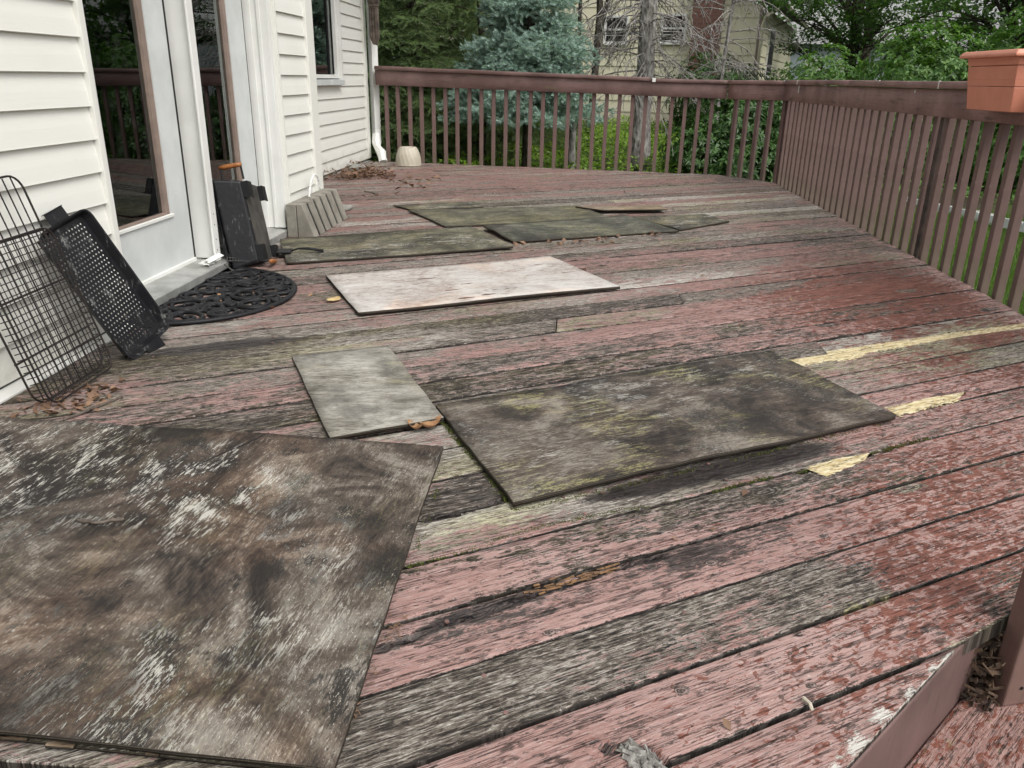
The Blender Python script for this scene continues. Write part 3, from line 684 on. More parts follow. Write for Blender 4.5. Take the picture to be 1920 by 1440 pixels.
# ================================================================== HOUSE
house = root('house', (-2.6, 4.0, -.7), 'cream vinyl sided house with two white glazed patio doors', 'house')
EXP = .1092; WX = -1.66; FX = -2.28; TOP = 2.72
def lap(x, y0, y1, z0, z1, parent=house):
    # overlapping course: butt at the bottom stands proud
    prof = [(x, z0), (x - .001, z0 + .006), (x - .006, z0 + .05), (x - .017, z1 + .012), (x - .03, z1 + .012), (x - .03, z0 + .003), (x - .016, z0 + .003), (x - .003, z0 - .002)]
    n = len(prof); b = MB()
    b.add([(a, y0, z) for a, z in prof] + [(a, y1, z) for a, z in prof], [(i, (i + 1) % n, n + (i + 1) % n, n + i) for i in range(n)] + [tuple(range(n)), tuple(range(n, 2 * n))])
    return b.build('siding_course', MT['siding'], parent)
NC = 25
for k in range(NC):
    z0 = .018 + k * EXP; z1 = z0 + EXP
    lap(WX, -2.0, 2.772, z0, z1)
    lap(WX, 4.655, 5.152, z0, z1)
    if z1 > 2.06: lap(WX, 2.772 + .001, 4.654, max(z0, 2.06), z1)
    zf = .03 + k * EXP
    if zf + EXP < .84: lap(FX, 5.0, 9.0, zf, zf + EXP)
    else:
        lap(FX, 8.10, 9.0, zf, zf + EXP); lap(FX, 5.0, 7.12, zf, zf + EXP)
        if zf > 2.05: lap(FX, 7.121, 8.099, zf, zf + EXP)
def hb(name, a, b, mat, bevel=.002, parent=house): return MB().box(a, b).build(name, mat, parent, bevel=bevel)
MT['foundation'] = mat_simple('damp_concrete', (.12, .115, .1), (.05, .047, .04), .9, 9, .5)
hb('foundation', (-1.70, -2.0, -.75), (-1.667, 5.285, .02), MT['foundation'])
hb('foundation', (-2.32, 5.29, -.75), (-2.287, 9.09, .035), MT['foundation'])
hb('sheathing', (-1.76, -2.0, .02), (-1.695, 2.79, TOP), MT['trim'], 0)
hb('sheathing', (-1.76, 4.65, .02), (-1.695, 5.24, TOP), MT['trim'], 0)
hb('sheathing', (-2.36, 8.1, .0), (-2.315, 9.06, TOP), MT['trim'], 0)
hb('sheathing', (-2.36, 5.25, .0), (-2.315, 8.1, .85), MT['trim'], 0)
hb('sheathing', (-2.36, 5.25, .85), (-2.315, 7.12, TOP), MT['trim'], 0)
hb('base_flashing', (-1.668, -2.0, .001), (-1.604, 2.79, .008), MT['trim'], .001)
hb('base_flashing', (-2.29, 5.3, .001), (-2.262, 9.05, .007), MT['sill'], .001)
hb('channel_trim', (-1.69, 2.772, .02), (-1.652, 2.797, 2.06), MT['siding'])
hb('channel_trim', (-1.69, 4.632, .02), (-1.652, 4.655, 2.06), MT['siding'])
hb('corner_trim', (-1.70, 5.152, .02), (-1.648, 5.292, TOP), MT['siding'], .004)
hb('corner_return', (-2.28, 5.245, .0), (-1.70, 5.285, TOP), MT['siding'], 0)
hb('corner_trim', (-2.32, 9.0, .03), (-2.266, 9.10, TOP), MT['siding'], .004)
hb('side_wall', (-6.0, 9.06, -.7), (-2.32, 9.095, TOP), MT['siding'], 0)
hb('eave', (-6.0, -2.2, TOP), (-1.50, 9.35, TOP + .14), MT['trim'], .004)
# patio doors
for nm, (yl, gl, gr_, yr) in (('a', (2.86, 2.965, 3.457, 3.663)), ('b', (3.732, 3.86, 4.308, 4.548))):
    d = root('patio_door', (-1.82, (yl + yr) / 2, .06)); d.parent = house; d.location = ORG[d] - ORG[house]
    s = MB(); z0, zg0, zg1, z1 = .062, .300, 1.93, 2.03
    s.box((-1.842, yl, z0), (-1.80, gl - .03, z1)).box((-1.842, gr_ + .038, z0), (-1.80, yr, z1)).box((-1.842, gl - .03, z0), (-1.80, gr_ + .038, zg0 - .012)).box((-1.842, gl - .03, zg1), (-1.80, gr_ + .038, z1))
    s.build('slab', MT['door'], d)
    g = MB(); g.box((-1.836, gl - .03, zg0 - .002), (-1.806, gl, zg1)).box((-1.836, gr_, zg0 - .002), (-1.806, gr_ + .038, zg1)).box((-1.836, gl, zg0 - .002), (-1.806, gr_, zg0 + .008))
    g.build('glazing_strip', MT['gasket'], d)
    MB().box((-1.803, gl - .028, zg0 - .014), (-1.79, gr_ + .05, zg0)).build('glazing_bead', MT['trim'], d, bevel=.002)
    MB().box((-1.826, gl - .002, zg0 + .010), (-1.820, gr_ + .002, zg1)).build('pane', MT['glass'], d)
    MB().box((-1.832, yr + .002, z0), (-1.806, yr + .03, z1)).build('weather_strip', MT['black'], d)
    MB().box((-1.806, yl + .01, .048), (-1.788, yr, .066)).build('door_sweep', MT['trim'], d, bevel=.002)
hb('door_jamb', (-1.86, 2.80, .04), (-1.672, 2.84, 2.05), MT['trim'])
hb('door_mullion', (-1.86, 3.697, .055), (-1.70, 3.724, 2.05), MT['trim'], .003)
hb('door_mullion', (-1.705, 3.664, .045), (-1.694, 3.7235, 2.05), MT['trim'], .003)
hb('door_jamb', (-1.86, 4.582, .05), (-1.672, 4.632, 2.05), MT['trim'], .003)
hb('door_jamb', (-1.84, 4.572, .05), (-1.765, 4.5825, 2.05), MT['trim'], .003)
hb('door_jamb', (-1.735, 4.574, .05), (-1.715, 4.5825, 2.05), MT['trim'], .003)
hb('door_head', (-1.86, 2.80, 2.03), (-1.672, 4.632, 2.07), MT['trim'])
th = MB().hexa([(-1.87, 2.80, .001), (-1.655, 2.80, .001), (-1.655, 4.632, .001), (-1.87, 4.632, .001)], [(-1.87, 2.80, .058), (-1.655, 2.80, .040), (-1.655, 4.632, .040), (-1.87, 4.632, .058)])
th.build('threshold', MT['sill'], house, bevel=.003)
br = MB()
rb_ = R_(4); base = Vector((-1.695, 3.60, .052))
for i in range(5):
    a = Vector((rb_.uniform(-.5, .5), 1, rb_.uniform(-.2, .3))).normalized(); b = Vector((1, rb_.uniform(-.3, .3), rb_.uniform(-.4, .5))); b = (b - a * b.dot(a)).normalized()
    br.obox(base + Vector((rb_.uniform(-.015, .02), rb_.uniform(-.03, .04), .006 * i)), a * rb_.uniform(.03, .05), b * rb_.uniform(.006, .018), a.cross(b) * .0012)
br.build('bent_latch_plate', MT['trim'], house)
for z in (.10, .15, .22, .27):
    MB().tube([(-1.6938, 3.69, z), (-1.6928, 3.69, z)], .0028, 8).build('screw_hole', MT['black'], house)
# far window
w = root('side_window', (-2.28, 7.6, .8)); w.parent = house; w.location = ORG[w] - ORG[house]
MB().box((-2.30, 8.03, .85), (-2.252, 8.10, 2.05)).box((-2.30, 7.12, .85), (-2.252, 7.19, 2.05)).box((-2.30, 7.12, 1.98), (-2.2522, 8.10, 2.05)).build('casing', MT['trim'], w, bevel=.004)
MB().box((-2.30, 7.10, .803), (-2.235, 8.075, .853)).build('sill', MT['door'], w, bevel=.004)
MB().box((-2.31, 7.985, .862), (-2.275, 8.03, 1.98)).box((-2.31, 7.19, .862), (-2.2752, 7.985, .895)).build('sash', MT['trim'], w, bevel=.003)
MB().box((-2.325, 7.19, .9), (-2.318, 8.0, 1.98)).build('pane', MT['glass'], w)
MB().box((-2.322, 7.83, .89), (-2.306, 7.855, 1.98)).build('screen_frame', MT['black'], w)
# downspout with crushed elbow
ds = MB(); path = [(-2.215, 9.17, TOP), (-2.215, 9.17, 1.2), (-2.213, 9.17, .33), (-2.208, 9.15, .26)]
ds.tube(path, [.052, .052, .050, .046], 4, sq=(1, 1)); ds.build('downspout', MT['trim'], house)
ds = MB(); rb_ = R_(9)
pts = [(-2.21, 9.15, .28), (-2.205, 9.12, .20), (-2.18, 9.06, .15), (-2.13, 8.99, .10), (-2.10, 8.94, .05), (-2.09, 8.91, .008)]
ds.tube([(p[0] + rb_.uniform(-.006, .006), p[1], p[2]) for p in pts], [.05, .055, .04, .055, .046, .05], 7, sq=(.8, 1)); ds.build('crushed_elbow', MT['trim'], house)
# inside of the house behind the glass
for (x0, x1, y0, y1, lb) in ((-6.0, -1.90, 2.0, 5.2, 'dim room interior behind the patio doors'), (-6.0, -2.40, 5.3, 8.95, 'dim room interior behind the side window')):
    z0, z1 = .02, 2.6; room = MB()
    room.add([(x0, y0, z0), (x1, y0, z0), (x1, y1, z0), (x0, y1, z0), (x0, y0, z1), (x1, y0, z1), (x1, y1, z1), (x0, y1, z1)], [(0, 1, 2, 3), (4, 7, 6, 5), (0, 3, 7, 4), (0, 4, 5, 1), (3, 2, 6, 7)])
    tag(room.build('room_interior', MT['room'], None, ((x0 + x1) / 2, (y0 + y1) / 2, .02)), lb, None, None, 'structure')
cu = MB(); n = 40
for y0_, y1_, nm in ((4.03, 4.45, 1), (3.02, 3.10, 2)):
    k0 = len(cu.v)
    for i in range(n + 1):
        y = y0_ + (y1_ - y0_) * i / n; x = -1.97 + .028 * math.sin((y - y0_) * 75)
        cu.v += [(x, y, .06), (x, y, 2.3)]
    cu.f += [(k0 + 2 * i, k0 + 2 * i + 2, k0 + 2 * i + 3, k0 + 2 * i + 1) for i in range(n)]
co = cu.build('curtain', MT['curtain'], None, (-1.97, 4.2, .06), smooth=True)
sm = co.modifiers.new('thickness', 'SOLIDIFY'); sm.thickness = .002
tag(co, 'grey sheer pleated curtain hanging behind the second patio door', 'curtain')
# weathered wooden bird box by the far house corner
MT['oldwood'] = mat_simple('old_grey_wood', (.15, .12, .095), (.045, .035, .028), .9, 14, .9)
bb = root('bird_feeder', (-2.15, 8.98, 1.2), 'rotting dark wooden hanging feeder at the far house corner', 'bird feeder')
MB().box((-2.195, 8.955, 1.56), (-2.095, 9.03, 1.62)).box((-2.20, 8.95, 1.595), (-2.09, 9.04, 1.75)).build('roof', MT['oldwood'], bb, bevel=.004)
b = MB().hexa([(-2.165, 8.975, 1.2), (-2.12, 8.975, 1.19), (-2.12, 9.01, 1.19), (-2.165, 9.01, 1.2)], [(-2.195, 8.96, 1.27), (-2.10, 8.96, 1.27), (-2.10, 9.03, 1.27), (-2.195, 9.03, 1.27)]); b.box((-2.194, 8.961, 1.27), (-2.101, 9.029, 1.56)); b.build('body', MT['oldwood'], bb, bevel=.003)
for x in (-2.175, -2.148, -2.12): MB().box((x - .008, 8.952, 1.25 + .02 * rt.random()), (x + .008, 8.962, 1.55)).build('slat', MT['oldwood'], bb, bevel=.002)
MB().tube([(-2.15, 9.0, 1.75), (-2.15, 9.0, TOP)], .004, 6).build('hanger', MT['black'], bb)

# ================================================================== PLYWOOD SHEETS
def plywood(corners, z, th, mat, label, warp=.004, seed=0, res=.05, lift=None, ragged=.003, name='plywood_sheet'):
    c = sum((Vector((*p, 0)) for p in corners), Vector()) / 4; c.z = 0
    P = [Vector((*p, 0)) for p in corners]
    n = max(6, int((P[1] - P[0]).length / res)); m_ = max(5, int((P[3] - P[0]).length / res))
    V = []
    for lay in (1, 0):
        for i in range(m_ + 1):
            for j in range(n + 1):
                s, t = j / n, i / m_
                p = (P[0] * (1 - s) + P[1] * s) * (1 - t) + (P[3] * (1 - s) + P[2] * s) * t
                if j in (0, n) or i in (0, m_):
                    q = Vector((p.x * 9, p.y * 9, seed)); p = p + Vector((mn.noise(q), mn.noise(q + Vector((7, 3, 1))), 0)) * ragged
                w_ = warp * (.5 + mn.noise(Vector((p.x * 1.8, p.y * 1.8, seed * 3.1))))
                zz = z + max(0, w_) + (lift(s, t) if lift else 0)
                V.append((p.x - c.x, p.y - c.y, zz + lay * th))
    k = (n + 1) * (m_ + 1); F = []
    for i in range(m_):
        for j in range(n):
            a = i * (n + 1) + j; F.append((a, a + 1, a + n + 2, a + n + 1)); F.append((k + a, k + a + n + 1, k + a + n + 2, k + a + 1))
    bd = [j for j in range(n + 1)] + [i * (n + 1) + n for i in range(1, m_ + 1)] + [m_ * (n + 1) + j for j in range(n - 1, -1, -1)] + [i * (n + 1) for i in range(m_ - 1, 0, -1)]
    for a, b2 in zip(bd, bd[1:] + bd[:1]): F.append((a, b2, b2 + k, a + k))
    me = np_mesh(name, V, F, False)
    bm = bmesh.new(); bm.from_mesh(me); bmesh.ops.recalc_face_normals(bm, faces=bm.faces); bm.to_mesh(me); bm.free()
    o = put(name, me, mat, None, (c.x, c.y, 0)); tag(o, label, 'plywood', 'plywood sheets lying on the deck'); return o
BRN = [(.020, .016, .014), (.060, .047, .038), (.112, .088, .070), (.25, .222, .188)]
GRN = [(.035, .032, .022), (.08, .075, .05), (.13, .12, .08), (.26, .24, .17)]
SIL = [(.10, .09, .075), (.22, .205, .17), (.34, .32, .28), (.50, .48, .43)]
PAL = [(.26, .20, .17), (.46, .415, .38), (.56, .535, .505), (.66, .64, .61)]
DKG = [(.03, .03, .022), (.06, .06, .045), (.10, .10, .075), (.19, .18, .13)]
pl1 = mat_plywood('ply_brown_mottled', BRN, rad(-84), 1.0, .95, .1, .4, .8, .6)
pl2 = mat_plywood('ply_silver', SIL, rad(-8), 2.0, .6, .55, .1, .3)
pl3 = mat_plywood('ply_grey_brown', BRN, rad(-30), 3.0, .85, .6, .15, .45, .75)
pl4 = mat_plywood('ply_pale', PAL, rad(-30), 4.3, .1, .0, .45, .35)
pl5 = mat_plywood('ply_olive_streaked', GRN, rad(-30), 5.0, .85, .35, .2, .7)
pl6 = mat_plywood('ply_dark_green', DKG, rad(-24), 6.0, .7, .35, .0, .2)
pl6b = mat_plywood('ply_moss_green', GRN, rad(-24), 8.0, .45, .5, .0, .2)
pl7 = mat_plywood('ply_tan', [(.10, .075, .05), (.2, .15, .1), (.3, .23, .16), (.4, .34, .26)], rad(-14), 7.0, .3, .3, .4, .2)
s1 = plywood([(-1.52, .835), (-.287, .793), (-.297, 1.806), (-1.52, 1.838)], .012, .009, pl1, 'large mottled brown plywood sheet with a split delaminating front edge', .012, 1, .03, lambda s, t: .010 * max(0, 1 - t * 5) * (1 - .5 * s))
lw = plywood([(-1.50, .842), (-.30, .802), (-.31, 1.7), (-1.50, 1.73)], .0005, .005, pl5, 'x', .003, 11, .05)
lw.name = 'lower_ply'; del lw['label'], lw['category'], lw['group']; lw.parent = s1; lw.location = lw.location - s1.location
cr = MB(); rr = R_(31)
for i in range(16):
    x = rr.uniform(-1.4, -.42); y = .835 - (x + 1.52) * .034 + rr.uniform(.004, .02)
    cr.obox((x, y, .0095), (rr.uniform(.004, .03), 0, 0), (0, rr.uniform(.004, .012), 0), (0, 0, .0022))
ck = cr.build('core_fragment', pl7, None, (s1.location.x, s1.location.y, 0)); ck.parent = s1; ck.location = (0, 0, 0); ck['kind'] = 'stuff'
vb_ = MB()
seam = [(-.757, 1.824), (-.775, 1.78), (-.80, 1.73), (-.83, 1.68), (-.862, 1.61), (-.90, 1.555)]
vb_.tube([(x, y, .0208 + max(0, .012 * (.5 + mn.noise(Vector((x * 1.8, y * 1.8, 3.1)))))) for x, y in seam], [.0012, .0018, .0015, .0018, .0012, .0006], 5)
o = vb_.build('veneer_seam', MT['black'], None, (s1.location.x, s1.location.y, 0)); o.parent = s1; o.location = (0, 0, 0)
plywood([(-.603, 1.844), (-.325, 1.988), (-.621, 2.617), (-.916, 2.464)], .002, .010, pl2, 'small silvery plywood offcut beside the large mottled sheet', .008, 2, .03, lambda s, t: .008 * s * max(0, 1 - t * 2.5))
plywood([(-.100, 1.554), (.950, 2.169), (.721, 2.712), (-.362, 2.084)], .002, .013, pl3, 'grey brown plywood sheet with yellow lichen next to yellow filler patches', .009, 3, .04, ragged=.006)
plywood([(-.822, 2.988), (.238, 3.569), (-.106, 4.191), (-1.137, 3.591)], .002, .013, pl4, 'pale whitish plywood sheet with torn veneer holes', .008, 4, .04)
plywood([(-1.409, 3.828), (-.312, 4.40), (-.621, 5.012), (-1.648, 4.408)], .002, .012, pl5, 'olive streaked plywood sheet under the grill brush', .008, 5, .05, ragged=.007)
plywood([(-.79, 5.02), (.28, 5.50), (.054, 6.052), (-1.146, 5.587)], .002, .010, pl6b, 'mossy green plywood sheet under the dark torn sheet', .006, 6, .05, ragged=.015)
plywood([(-.328, 4.569), (.685, 5.111), (.36, 5.58), (-.55, 4.98)], .016, .010, pl6, 'dark torn plywood sheet overlapping the mossy green one', .006, 16, .05, lambda s, t: -.013 * max(0, 1 - t * 2.2), ragged=.018)
plywood([(-1.12, 5.62), (-.648, 5.87), (-.745, 6.112), (-1.29, 5.812)], .001, .008, pl5, 'narrow mossy plywood strip behind the mossy green sheet', .004, 7, .05, ragged=.012)
plywood([(.23, 5.78), (.695, 5.90), (.666, 6.075), (.03, 5.91)], .018, .009, pl7, 'small tan plywood scrap lying on the mossy green sheet', .003, 8, .04)
plywood([(.70, 5.15), (1.075, 5.547), (.946, 5.82), (.40, 5.60)], .002, .012, pl5, 'grey plywood strip end poking out beside the dark torn sheet', .004, 9, .04)
# torn veneer holes in the pale sheet
MT['tear'] = mat_simple('torn_veneer', (.16, .06, .035), (.06, .04, .03), .9, 40, .4)
pale = [o for o in bpy.data.objects if o.get('label', '').startswith('pale whitish')][0]
for (x, y, L, w_) in ((-.66, 3.60, .05, .008), (-.46, 3.52, .03, .005), (-.50, 3.40, .045, .004), (-.42, 3.27, .05, .008), (-.34, 3.33, .035, .008), (-.15, 3.98, .03, .004), (0, 3.82, .04, .004), (.06, 3.9, .03, .003)):
    b = MB(); n = 10; rr = R_(int(x * 100) + 500)
    ring = []
    for i in range(n):
        a = 2 * math.pi * i / n; u = L * math.cos(a); v = w_ * math.sin(a) * rr.uniform(.5, 1.3); ring.append((x + u * UD[0] + v * VD[0], y + u * UD[1] + v * VD[1]))
    dz = .0156 + max(0, .008 * (.5 + mn.noise(Vector((x * 1.8, y * 1.8, 4 * 3.1)))))
    b.add([(px, py, dz) for px, py in ring] + [(px, py, .004) for px, py in ring], [tuple(range(n))] + [(i, (i + 1) % n, n + (i + 1) % n, n + i) for i in range(n)])
    o = b.build('torn_veneer', MT['tear'], None, (pale.location.x, pale.location.y, 0)); o.parent = pale; o.location = (0, 0, -.0)

# ================================================================== THINGS ON THE DECK
m = N('black_enamel'); p = m.coord()
ash = m.mul(1.0, m.mul(m.step(m.noise(m.vmul(p, (34, 34, 12)), 1, 6, .75, .4), .55, .66), m.step(m.noise(p, 9, 4), .46, .6)))
m.bsdf(m.mix(m.mul(ash, .55), m.mix(m.noise(p, 9, 4), (.003, .003, .006), (.013, .0125, .013)), (.26, .26, .25)), m.mix(m.noise(p, 14, 5), (.25, .25, .25), (.6, .6, .6)), m.bump(m.noise(p, 60, 5, .6), .35, .004), .3)
MT['iron'] = m.m
MT['wire'] = mat_simple('black_wire', (.010, .009, .009), (.025, .017, .014), .5, 20, .2, 0, .3)
MT['rubber'] = mat_simple('mat_rubber', (.006, .006, .008), (.012, .012, .014), .5, 30, .25, 0, .3)
MT['handle'] = mat_simple('varnished_handle', (.34, .13, .035), (.22, .075, .02), .45, 25, .2)
MT['soot'] = mat_simple('ash_grey_panel', (.075, .068, .058), (.03, .028, .026), .7, 13, .6, bscale=60)
MT['rust'] = mat_simple('sooty_steel', (.05, .05, .047), (.022, .02, .018), .6, 14, .5)

# --- half round rubber doormat
mat_ = root('doormat', (-1.40, 3.26, .0), 'half round black rubber scrollwork doormat in front of the patio door', 'doormat')
CX, CY, RX, RY = -1.640, 3.235, .455, .47
def mp(a, k=1.0): return (CX + RX * k * math.cos(a), CY + RY * k * math.sin(a) + .03 * math.cos(a) * -1)
arc = [mp(-math.pi / 2 + math.pi * i / 40) for i in range(41)]
MB().tube([(x, y, .009) for x, y in arc], .013, 8, closed=True, sq=(1, .7)).build('rim', MT['rubber'], mat_, smooth=True)
sc = MB(); rr = R_(12); placed = []
def inside(x, y, mrg):
    return x > CX + mrg and ((x - CX) / (RX - mrg)) ** 2 + ((y - CY + .02) / (RY - mrg)) ** 2 < 1
for r0 in (.075, .055, .04, .03, .02):
    for i in range(700):
        x, y = CX + rr.uniform(0, RX), CY + rr.uniform(-RY, RY)
        if inside(x, y, r0 * .8) and all(math.hypot(x - a, y - b) > (r0 + c) * .97 for a, b, c in placed):
            placed.append((x, y, r0)); a0 = rr.uniform(0, 6.28); ex = rr.uniform(.75, 1.0)
            pts = []
            for j in range(20):
                t = 2 * math.pi * j / 20; k = 1 + .22 * math.cos(t)
                u, v = r0 * k * math.cos(t), r0 * ex * math.sin(t); pts.append((x + u * math.cos(a0) - v * math.sin(a0), y + u * math.sin(a0) + v * math.cos(a0), .008))
            sc.tube(pts, .0092, 6, closed=True)
            if r0 > .05:
                pts = [(x + r0 * .85 * (1 - j / 22) * math.cos(a0 + j * .38), y + r0 * .85 * (1 - j / 22) * math.sin(a0 + j * .38), .008) for j in range(20)]
                sc.tube(pts, .0075, 6)
for i in range(9):
    a = -1.4 + 2.8 * i / 8; p0 = mp(a, .97); p1 = mp(a + .25, .45); q = mp(a - .2, .72)
    sc.tube([(p0[0], p0[1], .008), (q[0], q[1], .008), (p1[0], p1[1], .008)], .006, 6)
sc.build('scrollwork', MT['rubber'], mat_, smooth=True)

# --- wire grill basket leaning on the siding
bk = root('grill_basket', (-1.52, 2.13, 0), 'black wire grilling basket leaning on the siding beside the perforated pan', 'grill basket')
b0 = Vector((-1.470, 2.130, .004)); bu = Vector((-.166, -.012, .60)); H_ = bu.length; bu.normalize(); bw = Vector((.0, 1, .02)); bw = (bw - bu * bw.dot(bu)).normalized(); bn = bw.cross(bu).normalized()
if bn.x < 0: bn = -bn
def bp_(s, t, d=0): return tuple(b0 + bw * s + bu * t + bn * d)
def rrect(w, h0, h1, r, d, n=5, taper=0.0):
    pts = []
    for cx, cy, a0 in ((w - r, h1 - r, 0), (-w + r, h1 - r, 90), (-w + r, h0 + r, 180), (w - r, h0 + r, 270)):
        for i in range(n + 1):
            a = rad(a0 + 90 * i / n); pts.append(bp_(cx + r * math.cos(a), cy + r * math.sin(a), d))
    return pts
hw = .175
MB().tube(rrect(hw, .012, H_, .045, 0), .0032, 6, closed=True).build('back_frame', MT['wire'], bk, smooth=True)
for i in range(1, 10): MB().tube([bp_(-hw + .035 * i, .014, 0), bp_(-hw + .035 * i, H_ - .004, 0)], .0022, 5).build('wire', MT['wire'], bk)
for t in (.14, .30, .455): MB().tube([bp_(-hw, t, -.003), bp_(hw, t, -.003)], .0034, 5).build('cross_bar', MT['wire'], bk)
MB().tube(rrect(hw - .012, .0, .46, .04, .034), .0030, 6, closed=True).build('front_frame', MT['wire'], bk, smooth=True)
wf = MB()
for i in range(-8, 9):
    s = i * .0185
    wf.tube([bp_(s, .46 if abs(s) < .12 else .44, .034), bp_(s, .014, .034), bp_(s, .004, .018), bp_(s, .016, .002)], .0015, 4)
for i in range(1, 25):
    t = i * .0185
    wf.tube([bp_(-hw + .004, t, .006), bp_(-hw + .014, t, .034), bp_(hw - .014, t, .034), bp_(hw - .004, t, .006)], .0015, 4)
tag(wf.build('front_mesh', MT['wire'], bk), None, None, None, 'stuff')

# --- perforated grill pan leaning on the siding
pan = root('grill_pan', (-1.47, 2.50, 0), 'black perforated metal grill pan with end tabs leaning on the siding', 'grill pan')
p0 = Vector((-1.445, 2.512, .012)); pu = Vector((-.195, -.075, .425)); PL = pu.length; pu.normalize(); pw = Vector((.16, 1, -.02)); pw = (pw - pu * pw.dot(pu)).normalized(); pnv = pw.cross(pu).normalized()
if pnv.x < 0: pnv = -pnv
def pp(s, t, d=0): return p0 + pw * s + pu * t + pnv * d
PW = .128; nxh, nyh = 15, 30; fb = MB()
cw, ch = 2 * (PW - .012) / nxh, (PL - .03) / nyh
for i in range(nxh):
    for j in range(nyh):
        cx, cy = -(PW - .012) + cw * (i + .5), .015 + ch * (j + .5); hr = .0030
        outer = [(-.5, -.5), (0, -.5), (.5, -.5), (.5, 0), (.5, .5), (0, .5), (-.5, .5), (-.5, 0)]
        k = len(fb.v)
        fb.v += [tuple(pp(cx + a * cw, cy + b * ch)) for a, b in outer]
        offx = (.25 * cw if j % 2 else -.25 * cw) * .8
        fb.v += [tuple(pp(cx + offx + hr * math.cos(math.atan2(b, a)), cy + hr * math.sin(math.atan2(b, a)))) for a, b in outer]
        fb.f += [(k + m_, k + (m_ + 1) % 8, k + 8 + (m_ + 1) % 8, k + 8 + m_) for m_ in range(8)]
fb.build('perforated_plate', MT['iron'], pan)
rim = MB(); prof = [(0, 0), (.012, .026), (.017, .027)]
def ring(e, d):
    pts = []; w_, r = PW - .012 + e, .018 + e
    for cx, cy, a0 in ((w_ - r, PL - .015 + e - r, 0), (-w_ + r, PL - .015 + e - r, 90), (-w_ + r, .015 - e + r, 180), (w_ - r, .015 - e + r, 270)):
        for i in range(5):
            a = rad(a0 + 22.5 * i); pts.append(tuple(pp(cx + r * math.cos(a), cy + r * math.sin(a), d)))
    return pts
rings = [ring(-.016, -.0008)] + [ring(e, d) for e, d in prof]; n = 20
for r_ in rings: rim.v += r_
for q in range(len(rings) - 1): rim.f += [(q * n + i, q * n + (i + 1) % n, (q + 1) * n + (i + 1) % n, (q + 1) * n + i) for i in range(n)]
o = rim.build('rim', MT['iron'], pan, smooth=False); sm = o.modifiers.new('thickness', 'SOLIDIFY'); sm.thickness = .0018
for t, sg in ((PL - .002, 1), (.002, -1)):
    MB().obox(tuple(pp(0, t + sg * .020, .024 - .004 * sg)), pw * .045, pu * .024, pnv * .0012).build('handle_tab', MT['iron'], pan, bevel=.001)
    MB().obox(tuple(pp(0, t + sg * .043, .018)), pw * .043, pu * .0012, pnv * .008).build('tab_lip', MT['iron'], pan)

# --- portable charcoal grill stood on end
gr = root('portable_grill', (-1.56, 3.9, 0), 'black portable charcoal grill stood on end with wooden handles beside the door', 'grill')
q0 = Vector((-1.507, 3.728, .014)); gu = Vector((-.093, .08, .43)); GL = gu.length; gu.normalize(); gw = Vector((-.15, .98, -.12)); gw = (gw - gu * gw.dot(gu)).normalized(); gn = gw.cross(gu).normalized()
if gn.x < 0: gn = -gn
GW, GD = .36, .135
def gp(s, t, d=0): return q0 + gw * s + gu * t + gn * d
def shell(d0, d1, ins):
    b = MB(); v = []
    for d, i_ in ((d0, 0), (d1, ins)):
        v += [gp(i_, i_, d), gp(GW - i_, i_, d), gp(GW - i_, GL - i_, d), gp(i_, GL - i_, d)]
    b.hexa(v[:4], v[4:]); return b
shell(-GD, 0, .026).build('body', MT['iron'], gr, bevel=.014, seg=3)
shell(-GD - .014, -GD - .001, -.008).build('rim', MT['iron'], gr, bevel=.004, seg=2)
MB().obox(tuple(gp(GW / 2, GL / 2, .001)), gw * (GW / 2 - .04), gu * (GL / 2 - .03), gn * .0012).build('bottom_panel', MT['soot'], gr)
for s, t in ((.06, .07), (GW - .03, .07), (.06, GL - .07), (GW - .02, GL - .07)):
    MB().obox(tuple(gp(s, t, .026)), gw * .036, gu * .038, gn * .0016).build('foot', MT['black'], gr)
    MB().obox(tuple(gp(s - .034, t, .012)), gw * .0016, gu * .038, gn * .016).build('foot_bracket', MT['black'], gr)
for t, sg, d in ((GL, 1, -.045), (0, -1, .028)):
    if sg > 0: c0, c1, h_ = gp(.10, t - .012, -.005), gp(.10, t - .012, -.105), gu * .07
    else: c0, c1, h_ = gp(.03, .03, .0), gp(.13, .03, .0), gn * .05 - gu * .012
    for cc_ in (c0, c1): MB().tube([cc_, cc_ + h_], .005, 6).build('handle_bracket', MT['black'], gr)
    MB().tube([c0 + h_ - (c1 - c0) * .05, c0 + h_ + (c1 - c0) * .2, c0 + h_ + (c1 - c0) * .8, c1 + h_ + (c1 - c0) * .05], [.009, .012, .012, .009], 10).build('wooden_handle', MT['handle'], gr, smooth=True)
for t in (.30, .22):
    MB().tube([gp(.02, t, -GD), gp(-.035, t - .01, -GD - .035)], .006, 5).build('support_bar', MT['black'], gr)
